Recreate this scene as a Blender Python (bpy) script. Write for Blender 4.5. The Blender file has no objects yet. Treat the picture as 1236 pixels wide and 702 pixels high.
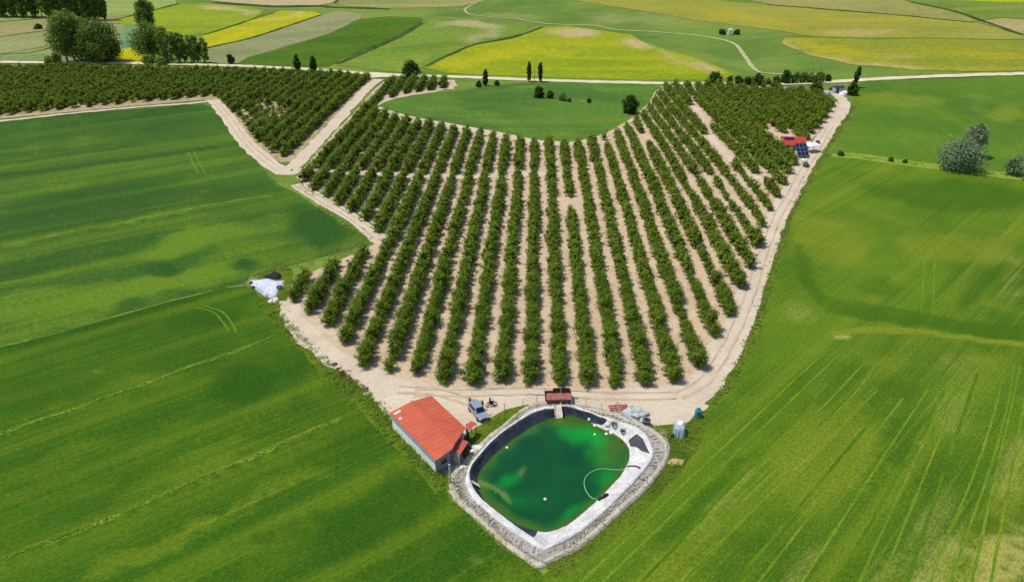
import bpy, bmesh, math, random
import numpy as np
from mathutils import Vector, Matrix, geometry, noise as mnoise
from mathutils.bvhtree import BVHTree

random.seed(7)
NPR = np.random.RandomState(11)
SC = bpy.context.scene
COL = SC.collection
PI = math.pi

# ------------------------------------------------------------------ camera model
CAMH, FPX, CX, CY = 64.0, 883.0, 618.0, 351.0
HORIZON = -97.0
PITCH = math.atan((CY - HORIZON) / FPX)
cp, sp = math.cos(PITCH), math.sin(PITCH)

def sm(a, b, x):
    t = np.clip((x - a) / (b - a), 0, 1)
    return t * t * (3 - 2 * t)

def relief(x, y):
    """gentle relief of the land: level round the farmyard, rolling further out"""
    x = np.asarray(x, float); y = np.asarray(y, float)
    r = np.hypot(x - 5, y - 95)
    far = sm(150, 420, r)
    return far * (1.3 * np.sin(x / 61 + 1) * np.sin(y / 83) + 0.9 * np.sin(x / 37 + y / 52)) + 9 * sm(330, 760, r) \
        + 7 * sm(450, 900, r) * np.sin(x / 160 + 0.6) * np.sin(y / 210 + 1.0) + 45 * sm(900, 2600, r) * (0.5 + 0.5 * np.sin(x / 420 + 2) * np.sin(y / 510))

def hz(x, y): return float(relief(x, y))

def ray(px, py):
    a = (px - CX) / FPX; b = (CY - py) / FPX
    return (a, cp + sp * b, -sp + cp * b)

def U(px, py, z=None):
    """ground point seen at photograph pixel (px, py); z = height of a level plane instead of the ground"""
    r = ray(px, py)
    if r[2] > -0.03: r = (r[0], r[1], -0.03)
    zz = 0.0 if z is None else z
    for _ in range(25 if z is None else 1):
        t = (zz - CAMH) / r[2]
        x, y = r[0] * t, r[1] * t
        if z is None: zz = zz * 0.4 + hz(x, y) * 0.6
    return Vector((x, y, zz))

def project(P):
    P = np.asarray(P, float)
    x, y, z = P[..., 0], P[..., 1], P[..., 2] - CAMH
    d = y * cp - z * sp; d = np.maximum(d, 1.0)
    v = y * sp + z * cp
    return CX + FPX * x / d, CY - FPX * v / d

def lift(x, y, k):
    """height offset of ground sheet number k"""
    r = np.hypot(np.asarray(x, float) - 5, np.asarray(y, float) - 95)
    return k * (0.006 + 0.045 * sm(140, 320, r) + 0.05 * sm(400, 800, r)) - (0.10 * sm(150, 300, r) if k == 0 else 0)

# ------------------------------------------------------------------ materials
def lin(c):
    c /= 255.0
    return c / 12.92 if c <= 0.04045 else ((c + 0.055) / 1.055) ** 2.4
def S(r, g, b, k=0.80):
    return (lin(r) * k, lin(g) * k, lin(b) * k, 1)

class NT:
    def __init__(s, name):
        s.m = bpy.data.materials.new(name); s.m.use_nodes = True
        s.t = s.m.node_tree; s.t.nodes.clear()
        s.out = s.n('ShaderNodeOutputMaterial'); s.b = s.n('ShaderNodeBsdfPrincipled')
        s.l(s.b.outputs[0], s.out.inputs[0])
    def n(s, typ, **kw):
        nd = s.t.nodes.new(typ)
        for k, v in kw.items(): setattr(nd, k, v)
        return nd
    def l(s, a, b): s.t.links.new(a, b)
    def pos(s): return s.n('ShaderNodeNewGeometry').outputs['Position']
    def mapping(s, vec, rot=0, scale=(1, 1, 1)):
        m = s.n('ShaderNodeMapping'); s.l(vec, m.inputs['Vector'])
        # undo the turn first, then stretch
        m.vector_type = 'TEXTURE'
        m.inputs['Rotation'].default_value = (0, 0, rot)
        m.inputs['Scale'].default_value = tuple(1.0 / v for v in scale)
        return m.outputs[0]
    def noise(s, vec, scale, detail=4, rough=0.55, dist=0.0):
        nd = s.n('ShaderNodeTexNoise'); s.l(vec, nd.inputs['Vector'])
        nd.inputs['Scale'].default_value = scale; nd.inputs['Detail'].default_value = detail
        nd.inputs['Roughness'].default_value = rough; nd.inputs['Distortion'].default_value = dist
        return nd.outputs['Fac']
    def ramp(s, fac, a, b, va=0.0, vb=1.0):
        nd = s.n('ShaderNodeMapRange'); nd.interpolation_type = 'SMOOTHSTEP'
        s.l(fac, nd.inputs['Value'])
        nd.inputs['From Min'].default_value = a; nd.inputs['From Max'].default_value = b
        nd.inputs['To Min'].default_value = va; nd.inputs['To Max'].default_value = vb
        return nd.outputs[0]
    def mix(s, fac, a, b, mode='MIX'):
        nd = s.n('ShaderNodeMix'); nd.data_type = 'RGBA'; nd.blend_type = mode
        for v, i in ((fac, nd.inputs[0]), (a, nd.inputs[6]), (b, nd.inputs[7])):
            if hasattr(v, 'is_linked'): s.l(v, i)
            elif isinstance(v, (int, float)): i.default_value = v
            else: i.default_value = v
        return nd.outputs[2]
    def math(s, op, a, b=None):
        nd = s.n('ShaderNodeMath', operation=op)
        for v, i in ((a, nd.inputs[0]), (b, nd.inputs[1])):
            if v is None: continue
            if hasattr(v, 'is_linked'): s.l(v, i)
            else: i.default_value = v
        return nd.outputs[0]
    def attr(s, name):
        nd = s.n('ShaderNodeAttribute'); nd.attribute_name = name
        sep = s.n('ShaderNodeSeparateColor'); s.l(nd.outputs['Color'], sep.inputs[0])
        return nd.outputs['Color'], sep.outputs[0], sep.outputs[1], sep.outputs[2]
    def bump(s, fac, strength=0.5, dist=0.2):
        nd = s.n('ShaderNodeBump'); s.l(fac, nd.inputs['Height'])
        nd.inputs['Strength'].default_value = strength; nd.inputs['Distance'].default_value = dist
        s.l(nd.outputs[0], s.b.inputs['Normal'])
    def finish(s, col, rough=0.9, spec=0.2, metal=0.0):
        if hasattr(col, 'is_linked'): s.l(col, s.b.inputs['Base Color'])
        else: s.b.inputs['Base Color'].default_value = col
        s.b.inputs['Roughness'].default_value = rough
        s.b.inputs['Specular IOR Level'].default_value = spec
        s.b.inputs['Metallic'].default_value = metal
        return s.m

def plain(name, col, rough=0.6, spec=0.4, metal=0.0, var=0.25, scale=3.0, bump=0.0):
    n = NT(name); p = n.n('ShaderNodeTexCoord').outputs['Object']
    f = n.noise(p, scale, 5, 0.6); f2 = n.noise(p, scale * 7, 3, 0.6)
    d = tuple(c * (1 - var) for c in col[:3]) + (1,)
    l_ = tuple(min(1, c * (1 + var * 0.5)) for c in col[:3]) + (1,)
    c = n.mix(n.ramp(f, 0.3, 0.7), d, l_)
    c = n.mix(n.ramp(f2, 0.35, 0.7, 0, 0.35), c, d)
    if bump: n.bump(f2, bump, 0.05)
    return n.finish(c, rough, spec, metal)

def crop(name, base, dark, yellow, straw, angle, across=0.8, along=0.02, streak=0.55, fine=1.3, bump=0.7, blotch=0.014, seed=0.0):
    """field crop: uneven growth, drill-row streaks along one bearing, and the growth marks stored on the mesh"""
    n = NT(name); p = n.pos()
    off = n.n('ShaderNodeVectorMath', operation='ADD'); n.l(p, off.inputs[0]); off.inputs[1].default_value = (seed * 31.7, seed * 17.3, 0)
    p = off.outputs[0]
    flat = n.n('ShaderNodeVectorMath', operation='MULTIPLY'); n.l(p, flat.inputs[0]); flat.inputs[1].default_value = (1, 1, 0)
    p = flat.outputs[0]
    _, r, g, b = n.attr('tint')
    big = n.noise(p, blotch, 5, 0.6, 0.6)
    mp = n.mapping(p, angle, (along, across, 1))
    st = n.noise(mp, 1.0, 5, 0.65)
    mp2 = n.mapping(p, angle, (along * 0.4, across * 0.25, 1))
    st2 = n.noise(mp2, 1.0, 4, 0.6)
    mp4 = n.mapping(p, angle, (along * 3.0, across * 3.2, 1))
    st3 = n.noise(mp4, 1.0, 3, 0.6)
    mp3 = n.mapping(p, angle, (fine * 1.2, fine * 3.6, 1))
    fn = n.noise(mp3, 1.0, 6, 0.78)
    md = n.noise(p, 0.10, 6, 0.68)
    c = n.mix(n.ramp(big, 0.40, 0.66), base, dark)
    c = n.mix(n.ramp(st2, 0.46, 0.64, 0, streak), c, yellow)
    c = n.mix(n.ramp(st, 0.48, 0.66, 0, streak * 0.8), c, dark)
    c = n.mix(n.ramp(st3, 0.50, 0.70, 0, streak * 0.5), c, yellow)
    c = n.mix(n.ramp(st3, 0.46, 0.30, 0, streak * 0.5), c, dark)
    c = n.mix(n.ramp(md, 0.50, 0.70, 0, 0.40), c, yellow)
    wob = n.math('ADD', n.math('MULTIPLY', n.math('SUBTRACT', md, 0.5), 1.0), n.math('MULTIPLY', n.math('SUBTRACT', st, 0.5), 1.3))
    wob = n.math('ADD', wob, n.math('ADD', n.math('MULTIPLY', n.math('SUBTRACT', st3, 0.5), 0.9), n.math('MULTIPLY', n.math('SUBTRACT', fn, 0.5), 0.9)))
    def k(ch): return n.math('MULTIPLY', ch, n.ramp(n.math('ADD', ch, wob), 0.05, 0.95))
    c = n.mix(k(g), c, yellow)
    c = n.mix(k(b), c, straw)
    c = n.mix(k(r), c, dark)
    c = n.mix(n.ramp(fn, 0.36, 0.58, 0.50, 0.0), c, tuple(v * 0.40 for v in dark[:3]) + (1,))
    c = n.mix(n.ramp(fn, 0.52, 0.68, 0.0, 0.34), c, tuple(min(1, v * 1.6) for v in yellow[:3]) + (1,))
    n.bump(fn, bump * 0.6, 0.3)
    return n.finish(c, 0.95, 0.08)

def earth(name, a, b, dark, weed=None, scale=0.25, wheel=None):
    n = NT(name); p = n.pos()
    f = n.noise(p, scale, 6, 0.62, 0.4); f2 = n.noise(p, 1.6, 6, 0.7); f3 = n.noise(p, 0.05, 4, 0.6)
    c = n.mix(n.ramp(f, 0.35, 0.65), a, b)
    c = n.mix(n.ramp(f3, 0.42, 0.68, 0, 0.6), c, b)
    c = n.mix(n.ramp(f2, 0.30, 0.55, 0.45, 0.0), c, dark)
    f4 = n.noise(p, 7.0, 3, 0.7)
    c = n.mix(n.ramp(f4, 0.30, 0.48, 0.35, 0.0), c, dark)
    if weed:
        g = n.noise(p, 0.5, 6, 0.7, 0.5)
        c = n.mix(n.math('MULTIPLY', n.ramp(g, weed[1], weed[1] + 0.12, 0, 0.85), n.ramp(f2, 0.4, 0.55)), c, weed[0])
    n.bump(f2, 0.5, 0.15)
    return n.finish(c, 0.95, 0.1)

def leafmat(name, a, b, c3, scale=0.35, transl=0.25):
    n = NT(name); p = n.pos()
    col, r, g, bl = n.attr('lc')
    oi = n.n('ShaderNodeObjectInfo').outputs['Random']
    f = n.noise(p, scale, 3, 0.6)
    c = n.mix(n.ramp(f, 0.36, 0.64), a, b)
    c = n.mix(n.math('MULTIPLY', r, 0.9), c, c3)
    c = n.mix(n.math('MULTIPLY', g, 0.75), c, tuple(v * 0.4 for v in a[:3]) + (1,))
    c = n.mix(n.ramp(oi, 0, 1, 0, 0.4), c, b)
    n.finish(c, 0.75, 0.12)
    t = n.n('ShaderNodeBsdfTranslucent'); n.l(c, t.inputs[0])
    mx = n.n('ShaderNodeMixShader'); mx.inputs[0].default_value = transl
    n.l(n.b.outputs[0], mx.inputs[1]); n.l(t.outputs[0], mx.inputs[2]); n.l(mx.outputs[0], n.out.inputs[0])
    return n.m

# ------------------------------------------------------------------ object helpers
def tag(o, label=None, cat=None, group=None, kind=None):
    if label: o['label'] = label
    if cat: o['category'] = cat
    if group: o['group'] = group
    if kind: o['kind'] = kind
    return o

def empty(name, loc, label, cat, group=None, rz=0.0):
    o = bpy.data.objects.new(name, None); COL.objects.link(o)
    o.empty_display_size = 0.3
    o.location = loc; o.rotation_euler = (0, 0, rz)
    return tag(o, label, cat, group)

def copy_tree(o, parent=None):
    c = o.copy(); COL.objects.link(c)
    if parent is not None: c.parent = parent
    for ch in o.children: copy_tree(ch, c)
    return c

class MB:
    """collects shapes into one mesh"""
    def __init__(s): s.v = []; s.f = []; s.mi = []; s.M = Matrix.Identity(4); s.mat = 0
    def add(s, vs, fs):
        o = len(s.v)
        s.v += [tuple(s.M @ Vector(v)) for v in vs]
        s.f += [tuple(i + o for i in f) for f in fs]; s.mi += [s.mat] * len(fs)
        return s
    def box(s, c, d, rz=0.0, ry=0.0, rx=0.0, taper=1.0):
        R = Matrix.Rotation(rz, 3, 'Z') @ Matrix.Rotation(ry, 3, 'Y') @ Matrix.Rotation(rx, 3, 'X')
        vs = []
        for z in (-.5, .5):
            k = taper if z > 0 else 1
            for x, y in ((-.5, -.5), (.5, -.5), (.5, .5), (-.5, .5)):
                vs.append(Vector(c) + R @ Vector((x * d[0] * k, y * d[1] * k, z * d[2])))
        return s.add(vs, [(3, 2, 1, 0), (4, 5, 6, 7), (0, 1, 5, 4), (1, 2, 6, 5), (2, 3, 7, 6), (3, 0, 4, 7)])
    def prism(s, poly, z0, z1, top=None):
        n = len(poly); tp = top or poly
        z0s = z0 if hasattr(z0, '__len__') else [z0] * n; z1s = z1 if hasattr(z1, '__len__') else [z1] * n
        vs = [(p[0], p[1], z0s[i]) for i, p in enumerate(poly)] + [(p[0], p[1], z1s[i]) for i, p in enumerate(tp)]
        fs = [tuple(range(n - 1, -1, -1)), tuple(range(n, 2 * n))] + [(i, (i + 1) % n, n + (i + 1) % n, n + i) for i in range(n)]
        return s.add(vs, fs)
    def tube(s, pts, r, n=6, cap=True, closed=False):
        pts = [Vector(p) for p in pts]; m = len(pts)
        rs = r if hasattr(r, '__len__') else [r] * m
        vs, fs = [], []
        for i, p in enumerate(pts):
            if closed: t = pts[(i + 1) % m] - pts[i - 1]
            else: t = pts[min(i + 1, m - 1)] - pts[max(i - 1, 0)]
            t.normalize()
            a = t.cross(Vector((0, 0, 1)) if abs(t.z) < 0.9 else Vector((1, 0, 0))).normalized(); b = t.cross(a)
            for k in range(n):
                an = 2 * PI * k / n
                vs.append(p + (a * math.cos(an) + b * math.sin(an)) * rs[i])
        for i in range(m if closed else m - 1):
            j = (i + 1) % m
            for k in range(n):
                fs.append((i * n + k, i * n + (k + 1) % n, j * n + (k + 1) % n, j * n + k))
        if cap and not closed:
            fs.append(tuple(range(n - 1, -1, -1))); fs.append(tuple(range((m - 1) * n, m * n)))
        return s.add(vs, fs)
    def lathe(s, prof, c=(0, 0, 0), n=16, axis='z'):
        vs, fs = [], []
        for r, z in prof:
            for k in range(n):
                a = 2 * PI * k / n
                q = (r * math.cos(a), r * math.sin(a), z)
                if axis == 'y': q = (q[0], q[2], q[1])
                if axis == 'x': q = (q[2], q[0], q[1])
                vs.append((q[0] + c[0], q[1] + c[1], q[2] + c[2]))
        m = len(prof)
        for i in range(m - 1):
            for k in range(n):
                fs.append((i * n + k, i * n + (k + 1) % n, (i + 1) * n + (k + 1) % n, (i + 1) * n + k))
        fs.append(tuple(range(n - 1, -1, -1))); fs.append(tuple(range((m - 1) * n, m * n)))
        return s.add(vs, fs)
    def blob(s, c, d, amp=0.12, seed=0, nu=14, nv=9, freq=1.6, flat=None):
        vs, fs = [], []
        for j in range(nv + 1):
            th = PI * j / nv
            for i in range(nu):
                ph = 2 * PI * i / nu
                q = Vector((math.sin(th) * math.cos(ph), math.sin(th) * math.sin(ph), math.cos(th)))
                k = 1 + amp * mnoise.noise(q * freq + Vector((seed * 3.1, seed * 1.7, seed))) * 2
                z = q.z * k
                if flat is not None: z = max(z, flat)
                vs.append((c[0] + q.x * k * d[0], c[1] + q.y * k * d[1], c[2] + z * d[2]))
        for j in range(nv):
            for i in range(nu):
                fs.append((j * nu + i, (j + 1) * nu + i, (j + 1) * nu + (i + 1) % nu, j * nu + (i + 1) % nu))
        return s.add(vs, fs)
    def build(s, name, mats, parent=None, off=None, smooth=False, bevel=0.0):
        me = bpy.data.meshes.new(name)
        vs = s.v if off is None else [(v[0] - off[0], v[1] - off[1], v[2] - off[2]) for v in s.v]
        me.from_pydata(vs, [], s.f)
        mats = mats if isinstance(mats, (list, tuple)) else [mats]
        for m in mats: me.materials.append(m)
        if len(mats) > 1: me.polygons.foreach_set('material_index', s.mi)
        bm = bmesh.new(); bm.from_mesh(me)
        bmesh.ops.remove_doubles(bm, verts=bm.verts, dist=1e-5)
        bmesh.ops.recalc_face_normals(bm, faces=bm.faces)
        if bevel: bmesh.ops.bevel(bm, geom=list(bm.edges), offset=bevel, segments=2, affect='EDGES', clamp_overlap=True)
        bm.to_mesh(me); bm.free()
        if smooth:
            me.polygons.foreach_set('use_smooth', [True] * len(me.polygons))
        o = bpy.data.objects.new(name, me); COL.objects.link(o)
        if parent is not None: o.parent = parent
        return o

def np_mesh(name, V, F, mats, mi=None, lc=None, attr='lc'):
    """V (n,3), F (m,k) faces of equal size"""
    me = bpy.data.meshes.new(name); V = np.ascontiguousarray(V, np.float32); F = np.ascontiguousarray(F, np.int32)
    m, k = F.shape
    me.vertices.add(len(V)); me.vertices.foreach_set('co', V.ravel())
    me.loops.add(m * k); me.loops.foreach_set('vertex_index', F.ravel())
    me.polygons.add(m); me.polygons.foreach_set('loop_start', np.arange(m, dtype=np.int32) * k)
    try: me.polygons.foreach_set('loop_total', np.full(m, k, np.int32))
    except Exception: pass
    for x in (mats if isinstance(mats, (list, tuple)) else [mats]): me.materials.append(x)
    if mi is not None: me.polygons.foreach_set('material_index', np.asarray(mi, np.int32))
    me.update(calc_edges=True); me.validate()
    if lc is not None:
        a = me.attributes.new(attr, 'FLOAT_COLOR', 'FACE'); a.data.foreach_set('color', np.ascontiguousarray(lc, np.float32).ravel())
    return me

def link(name, me, parent=None, loc=None):
    o = bpy.data.objects.new(name, me); COL.objects.link(o)
    if parent is not None: o.parent = parent
    if loc is not None: o.location = loc
    return o

# ------------------------------------------------------------------ ground sheets
def smooth_poly(pts, closed=True, n=4):
    out = []; m = len(pts)
    for i in range(m if closed else m - 1):
        p0, p1, p2, p3 = (pts[(i - 1) % m] if closed or i > 0 else pts[0]), pts[i], pts[(i + 1) % m], (pts[(i + 2) % m] if closed or i + 2 < m else pts[-1])
        for k in range(n):
            t = k / n
            q = []
            for a in range(2):
                q.append(0.5 * (2 * p1[a] + (p2[a] - p0[a]) * t + (2 * p0[a] - 5 * p1[a] + 4 * p2[a] - p3[a]) * t * t + (3 * p1[a] - p0[a] - 3 * p2[a] + p3[a]) * t ** 3))
            out.append(tuple(q))
    if not closed: out.append(tuple(pts[-1]))
    return out

def densify(pts, step, jit=0.0, closed=True):
    """points on the ground every «step» metres with an uneven edge"""
    out = []; m = len(pts)
    for i in range(m if closed else m - 1):
        a = Vector(pts[i][:2]); b = Vector(pts[(i + 1) % m][:2]); L = (b - a).length
        k = max(1, min(400, int(L / step)))
        for j in range(k):
            p = a.lerp(b, j / k)
            if jit and L > 1e-4:
                d = Vector((-(b - a).y, (b - a).x)).normalized()
                p = p + d * jit * (mnoise.noise(Vector((p.x * 0.35, p.y * 0.35, 3))) + 0.7 * mnoise.noise(Vector((p.x * 1.3, p.y * 1.3, 9))))
            out.append(p)
    if not closed: out.append(Vector(pts[-1][:2]))
    return out

def warp(px, py, amp=1.0):
    return (px + amp * (6 * np.sin(px / 23 + py / 31) + 4 * np.sin(px / 9.3 - py / 13) + 2 * np.sin(px / 4.1 + py / 5.2)),
            py + amp * 0.5 * (6 * np.sin(px / 27 - py / 19 + 1) + 3 * np.sin(px / 8.3 + py / 11)))

SOFT = [0.55, 1.25]
def tints(P, feats):
    px, py = project(P); T = np.zeros((len(P), 4)); T[:, 3] = 1
    wx, wy = warp(px, py)
    for f in feats:
        ch = 'rgb'.index(f[1])
        if f[0] == 'e':
            _, _, s, cx, cy, rx, ry, an = f[:8]
            ww = f[8] if len(f) > 8 else 1.0
            k = min(1.0, rx / 30.0, ry / 8.0) * ww
            X = px + (wx - px) * k; Y = py + (wy - py) * k
            ca, sa = math.cos(math.radians(an)), math.sin(math.radians(an))
            dx, dy = X - cx, Y - cy
            u = (dx * ca + dy * sa) / rx; v = (-dx * sa + dy * ca) / ry
            m = 1 - sm(SOFT[0], SOFT[1], np.sqrt(u * u + v * v))
        else:
            _, _, s, pts, w = f[:5]
            k = min(1, w / 12)
            X = px + (wx - px) * k * 0.6; Y = py + (wy - py) * k * 0.6
            d = np.full(len(P), 1e9)
            for (ax, ay), (bx, by) in zip(pts[:-1], pts[1:]):
                ex, ey = bx - ax, by - ay; t = np.clip(((X - ax) * ex + (Y - ay) * ey) / (ex * ex + ey * ey), 0, 1)
                d = np.minimum(d, np.hypot(X - ax - t * ex, Y - ay - t * ey))
            m = 1 - sm(0.4 * w, 1.1 * w, d)
        T[:, ch] = np.maximum(T[:, ch], s * m) if s > 0 else T[:, ch] * (1 + s * m)
    return np.clip(T, 0, 1)

def sheet(name, pts, k, mat, cell=4.0, hole=None, feats=(), kind='structure', world=False, step=None, jit=0.15, smooth=0, label=None, cat=None):
    """one sheet of ground: an outline in photograph pixels laid on the relief (world=True: outline in metres)"""
    if smooth: pts = smooth_poly(pts, True, smooth)
    g = [Vector(p[:2]) for p in pts] if world else [U(*p).to_2d() for p in pts]
    g = densify(g, step or cell, jit)
    loops = [[Vector((p.x, p.y, 0)) for p in g]]
    if hole: loops.append([Vector((p[0], p[1], 0)) for p in hole])
    tris = geometry.tessellate_polygon(loops)
    vs = [v for L in loops for v in L]
    bm = bmesh.new(); bv = [bm.verts.new(v) for v in vs]
    for t in tris:
        try: bm.faces.new([bv[i] for i in t])
        except ValueError: pass
    xs = [v.x for v in vs]; ys = [v.y for v in vs]
    def cut(co, no):
        bmesh.ops.bisect_plane(bm, geom=list(bm.verts) + list(bm.edges) + list(bm.faces), plane_co=co, plane_no=no, dist=1e-4)
    x = math.ceil(min(xs) / cell) * cell
    while x < max(xs): cut((x, 0, 0), (1, 0, 0)); x += cell
    y = math.ceil(min(ys) / cell) * cell
    while y < max(ys): cut((0, y, 0), (0, 1, 0)); y += cell
    bmesh.ops.dissolve_degenerate(bm, dist=1e-4, edges=bm.edges)
    me = bpy.data.meshes.new(name); bm.to_mesh(me); bm.free()
    P = np.empty(len(me.vertices) * 3); me.vertices.foreach_get('co', P); P = P.reshape(-1, 3)
    P[:, 2] = relief(P[:, 0], P[:, 1]) + lift(P[:, 0], P[:, 1], k)
    me.vertices.foreach_set('co', P.ravel())
    # faces look up
    me.update()
    N = np.empty(len(me.polygons) * 3); me.polygons.foreach_get('normal', N)
    if (N.reshape(-1, 3)[:, 2] < 0).sum() > len(me.polygons) / 2: me.flip_normals()
    me.polygons.foreach_set('use_smooth', [True] * len(me.polygons))
    me.materials.append(mat)
    a = me.attributes.new('tint', 'FLOAT_COLOR', 'POINT')
    a.data.foreach_set('color', (tints(P, feats) if feats else np.tile([0, 0, 0, 1.0], (len(P), 1))).astype(np.float32).ravel())
    o = link(name, me)
    if kind: o['kind'] = kind
    if label: tag(o, label, cat)
    return o

RIB = [0]
def ribbon(name, pts, w, k, mat, wander=0.25, kind='structure', closed=False, smooth=4, taper=False):
    """a track or strip of constant width in metres along a line given in photograph pixels"""
    RIB[0] += 1; k = k + 0.05 * (RIB[0] % 12)
    p2 = smooth_poly(pts, closed, smooth) if smooth else pts
    g = densify([U(*p).to_2d() for p in p2], 1.5 if not hasattr(w, "__len__") and w < 3 else 2.5, 0, closed)
    V, F, n = [], [], len(g)
    for i, p in enumerate(g):
        t = (g[min(i + 1, n - 1)] - g[max(i - 1, 0)])
        if t.length < 1e-6: t = Vector((1, 0))
        t.normalize(); d = Vector((-t.y, t.x))
        ww = (w[0] + (w[1] - w[0]) * i / (n - 1)) if hasattr(w, '__len__') else w
        e = [min(wander * ww, 0.55 + 0.06 * ww) * (mnoise.noise(Vector((p.x * .3 + s * 40, p.y * .3, 1))) + .6 * mnoise.noise(Vector((p.x * 1.1 + s * 40, p.y * 1.1, 5)))) for s in (0, 1)]
        for q in (p + d * (ww / 2 + e[0]), p + d * ww * 0.17, p - d * ww * 0.17, p - d * (ww / 2 + e[1])):
            V.append((q.x, q.y, hz(q.x, q.y) + float(lift(q.x, q.y, k))))
    for i in range(n - 1):
        for c in range(3): F.append((i * 4 + c, i * 4 + c + 1, i * 4 + c + 5, i * 4 + c + 4))
    me = np_mesh(name, np.array(V), np.array(F), mat)
    if me.polygons[0].normal.z < 0: me.flip_normals()
    o = link(name, me); o['kind'] = kind
    return o
# ------------------------------------------------------------------ camera, sky, sun
cam = bpy.data.cameras.new('camera'); camo = bpy.data.objects.new('camera', cam); COL.objects.link(camo)
cam.sensor_fit = 'HORIZONTAL'; cam.sensor_width = 36; cam.lens = 36 * FPX / 1236
cam.clip_start = 0.5; cam.clip_end = 12000
camo.location = (0, 0, CAMH); camo.rotation_euler = (PI / 2 - PITCH, 0, 0)
SC.camera = camo
SUNV = Vector((-0.90, 0.06, 0)).normalized(); SUN_EL = math.radians(66)
SUNV = Vector((SUNV.x * math.cos(SUN_EL), SUNV.y * math.cos(SUN_EL), math.sin(SUN_EL)))
W = bpy.data.worlds.new('World'); SC.world = W; W.use_nodes = True
wt = W.node_tree; bg = wt.nodes['Background']
sky = wt.nodes.new('ShaderNodeTexSky'); sky.sky_type = 'NISHITA'; sky.sun_disc = False
sky.sun_elevation = SUN_EL; sky.sun_rotation = math.atan2(SUNV.x, SUNV.y)
wt.links.new(sky.outputs[0], bg.inputs[0]); bg.inputs[1].default_value = 0.125
sl = bpy.data.lights.new('sun', 'SUN'); sl.energy = 3.75; sl.angle = math.radians(0.5); sl.color = (1, 0.955, 0.88)
so = bpy.data.objects.new('sun', sl); COL.objects.link(so); so.location = (-80, 60, 150)
so.rotation_euler = SUNV.to_track_quat('Z', 'Y').to_euler()
SC.view_settings.view_transform = 'Standard'; SC.view_settings.look = 'None'
SC.view_settings.exposure = 0.12; SC.view_settings.gamma = 1.0; SC.view_settings.use_curve_mapping = False
SC.cycles.max_bounces = 6; SC.cycles.diffuse_bounces = 3; SC.cycles.transparent_max_bounces = 4

def ang(a, b):
    p, q = U(*a), U(*b); return math.atan2(q.y - p.y, q.x - p.x)

# ------------------------------------------------------------------ pond outlines (photograph pixels -> level planes)
ZW, ZR = -0.75, 0.55
W_IMG = [(671.6,502.7),(642.6,514.7),(608,538.6),(586,560),(577,575),(578.5,592),(591,610),(615,627.5),(646,639.5),(668,639.5),(687,631),(714,609),(742,581),(757,559),(759,542),(748.5,528),(731.5,519),(704,506),(682,501)]
I_IMG = [(668,492.5),(649,495.5),(632,504),(608,520),(590,536),(578,550),(569,562),(567,577),(579,599),(615,628.5),(646,650),(657,658),(672,653),(704,632),(748,592),(781,556),(783,540),(772,522),(745,509.5),(711,499.5),(690,494.5)]
O_IMG = [(677,489),(653,489),(632,499),(591,533.5),(571,555),(560.5,574),(562,588),(574,608),(611,638),(641,657.5),(650,662.5),(656,664),(664,661),(704,640),(752,597),(788,555),(788.5,536),(776,517),(745,505),(711,495.5)]
S_IMG = [(677,485.5),(653,485),(628,495),(588,530),(562,553),(542,580),(551,604),(579,628),(607,655),(643,681),(650,685),(657,682),(664,677),(700,660),(751.5,615),(780,589),(801,562),(808,541),(803,530),(785,516),(745,500),(711,491)]
PC = U(668, 570).to_2d()
NA = 144
def ring(img, z, n=NA):
    poly = [U(a, b, z).to_2d() for a, b in smooth_poly(img, True, 4)]
    out = []
    for i in range(n):
        t = 2 * PI * i / n; d = Vector((math.cos(t), math.sin(t))); best = None
        for a, b in zip(poly, poly[1:] + poly[:1]):
            h = geometry.intersect_line_line_2d(PC, PC + d * 80, a, b)
            if h is not None:
                r = (h - PC).length
                best = r if best is None else max(best, r)
        out.append(best or 10.0)
    return np.array(out)
RW, RI, RO, RS = ring(W_IMG, ZW), ring(I_IMG, ZR), ring(O_IMG, ZR), ring(S_IMG, 0.1)
RI = np.maximum(RI, RW + 0.5); RO = np.maximum(RO, RI + 0.5); RS = np.maximum(RS, RO + 0.9)
RO = RI + (RO - RI) * 0.70
RB = np.maximum(RO + 0.35, RS - 0.6)
TH = 2 * PI * np.arange(NA) / NA
def rp(R, i, z=0.0): return Vector((PC.x + R[i % NA] * math.cos(TH[i % NA]), PC.y + R[i % NA] * math.sin(TH[i % NA]), z))
HOLE = [rp(RO - 0.15, i) for i in range(NA)]

# ------------------------------------------------------------------ ground and fields
LEFTDIR = ang((5, 674), (411, 505)); RIGHTDIR = ang((829, 644), (1046, 437)); RIGHT2 = ang((1150, 590), (1212, 443))
m_pasture = crop('pasture_mat', S(122,145,58), S(86,122,46), S(150,158,74), S(170,165,112), 0.3, 0.10, 0.02, 0.3, 0.5, 0.4, 0.012)
m_cropL = crop('wheat_left_mat', S(70,112,20), S(44,88,16), S(108,132,26), S(150,160,60), LEFTDIR, 0.5, 0.005, 0.7, 1.4, 0.8, 0.012, 1)
m_cropU = crop('wheat_upper_left_mat', S(68,107,34), S(47,86,30), S(106,136,34), S(150,160,60), ang((0,295),(186,260)), 0.4, 0.008, 0.55, 0.9, 0.6, 0.010, 2)
m_cropR = crop('wheat_right_mat', S(98,131,28), S(64,104,18), S(132,146,38), S(176,172,88), RIGHTDIR, 0.6, 0.006, 0.6, 1.4, 0.8, 0.014, 3)
m_cropRU = crop('wheat_upper_right_mat', S(94,132,34), S(72,114,34), S(126,142,38), S(160,160,80), PI / 2 - 0.1, 0.25, 0.015, 0.4, 0.7, 0.6, 0.012, 4)
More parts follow.
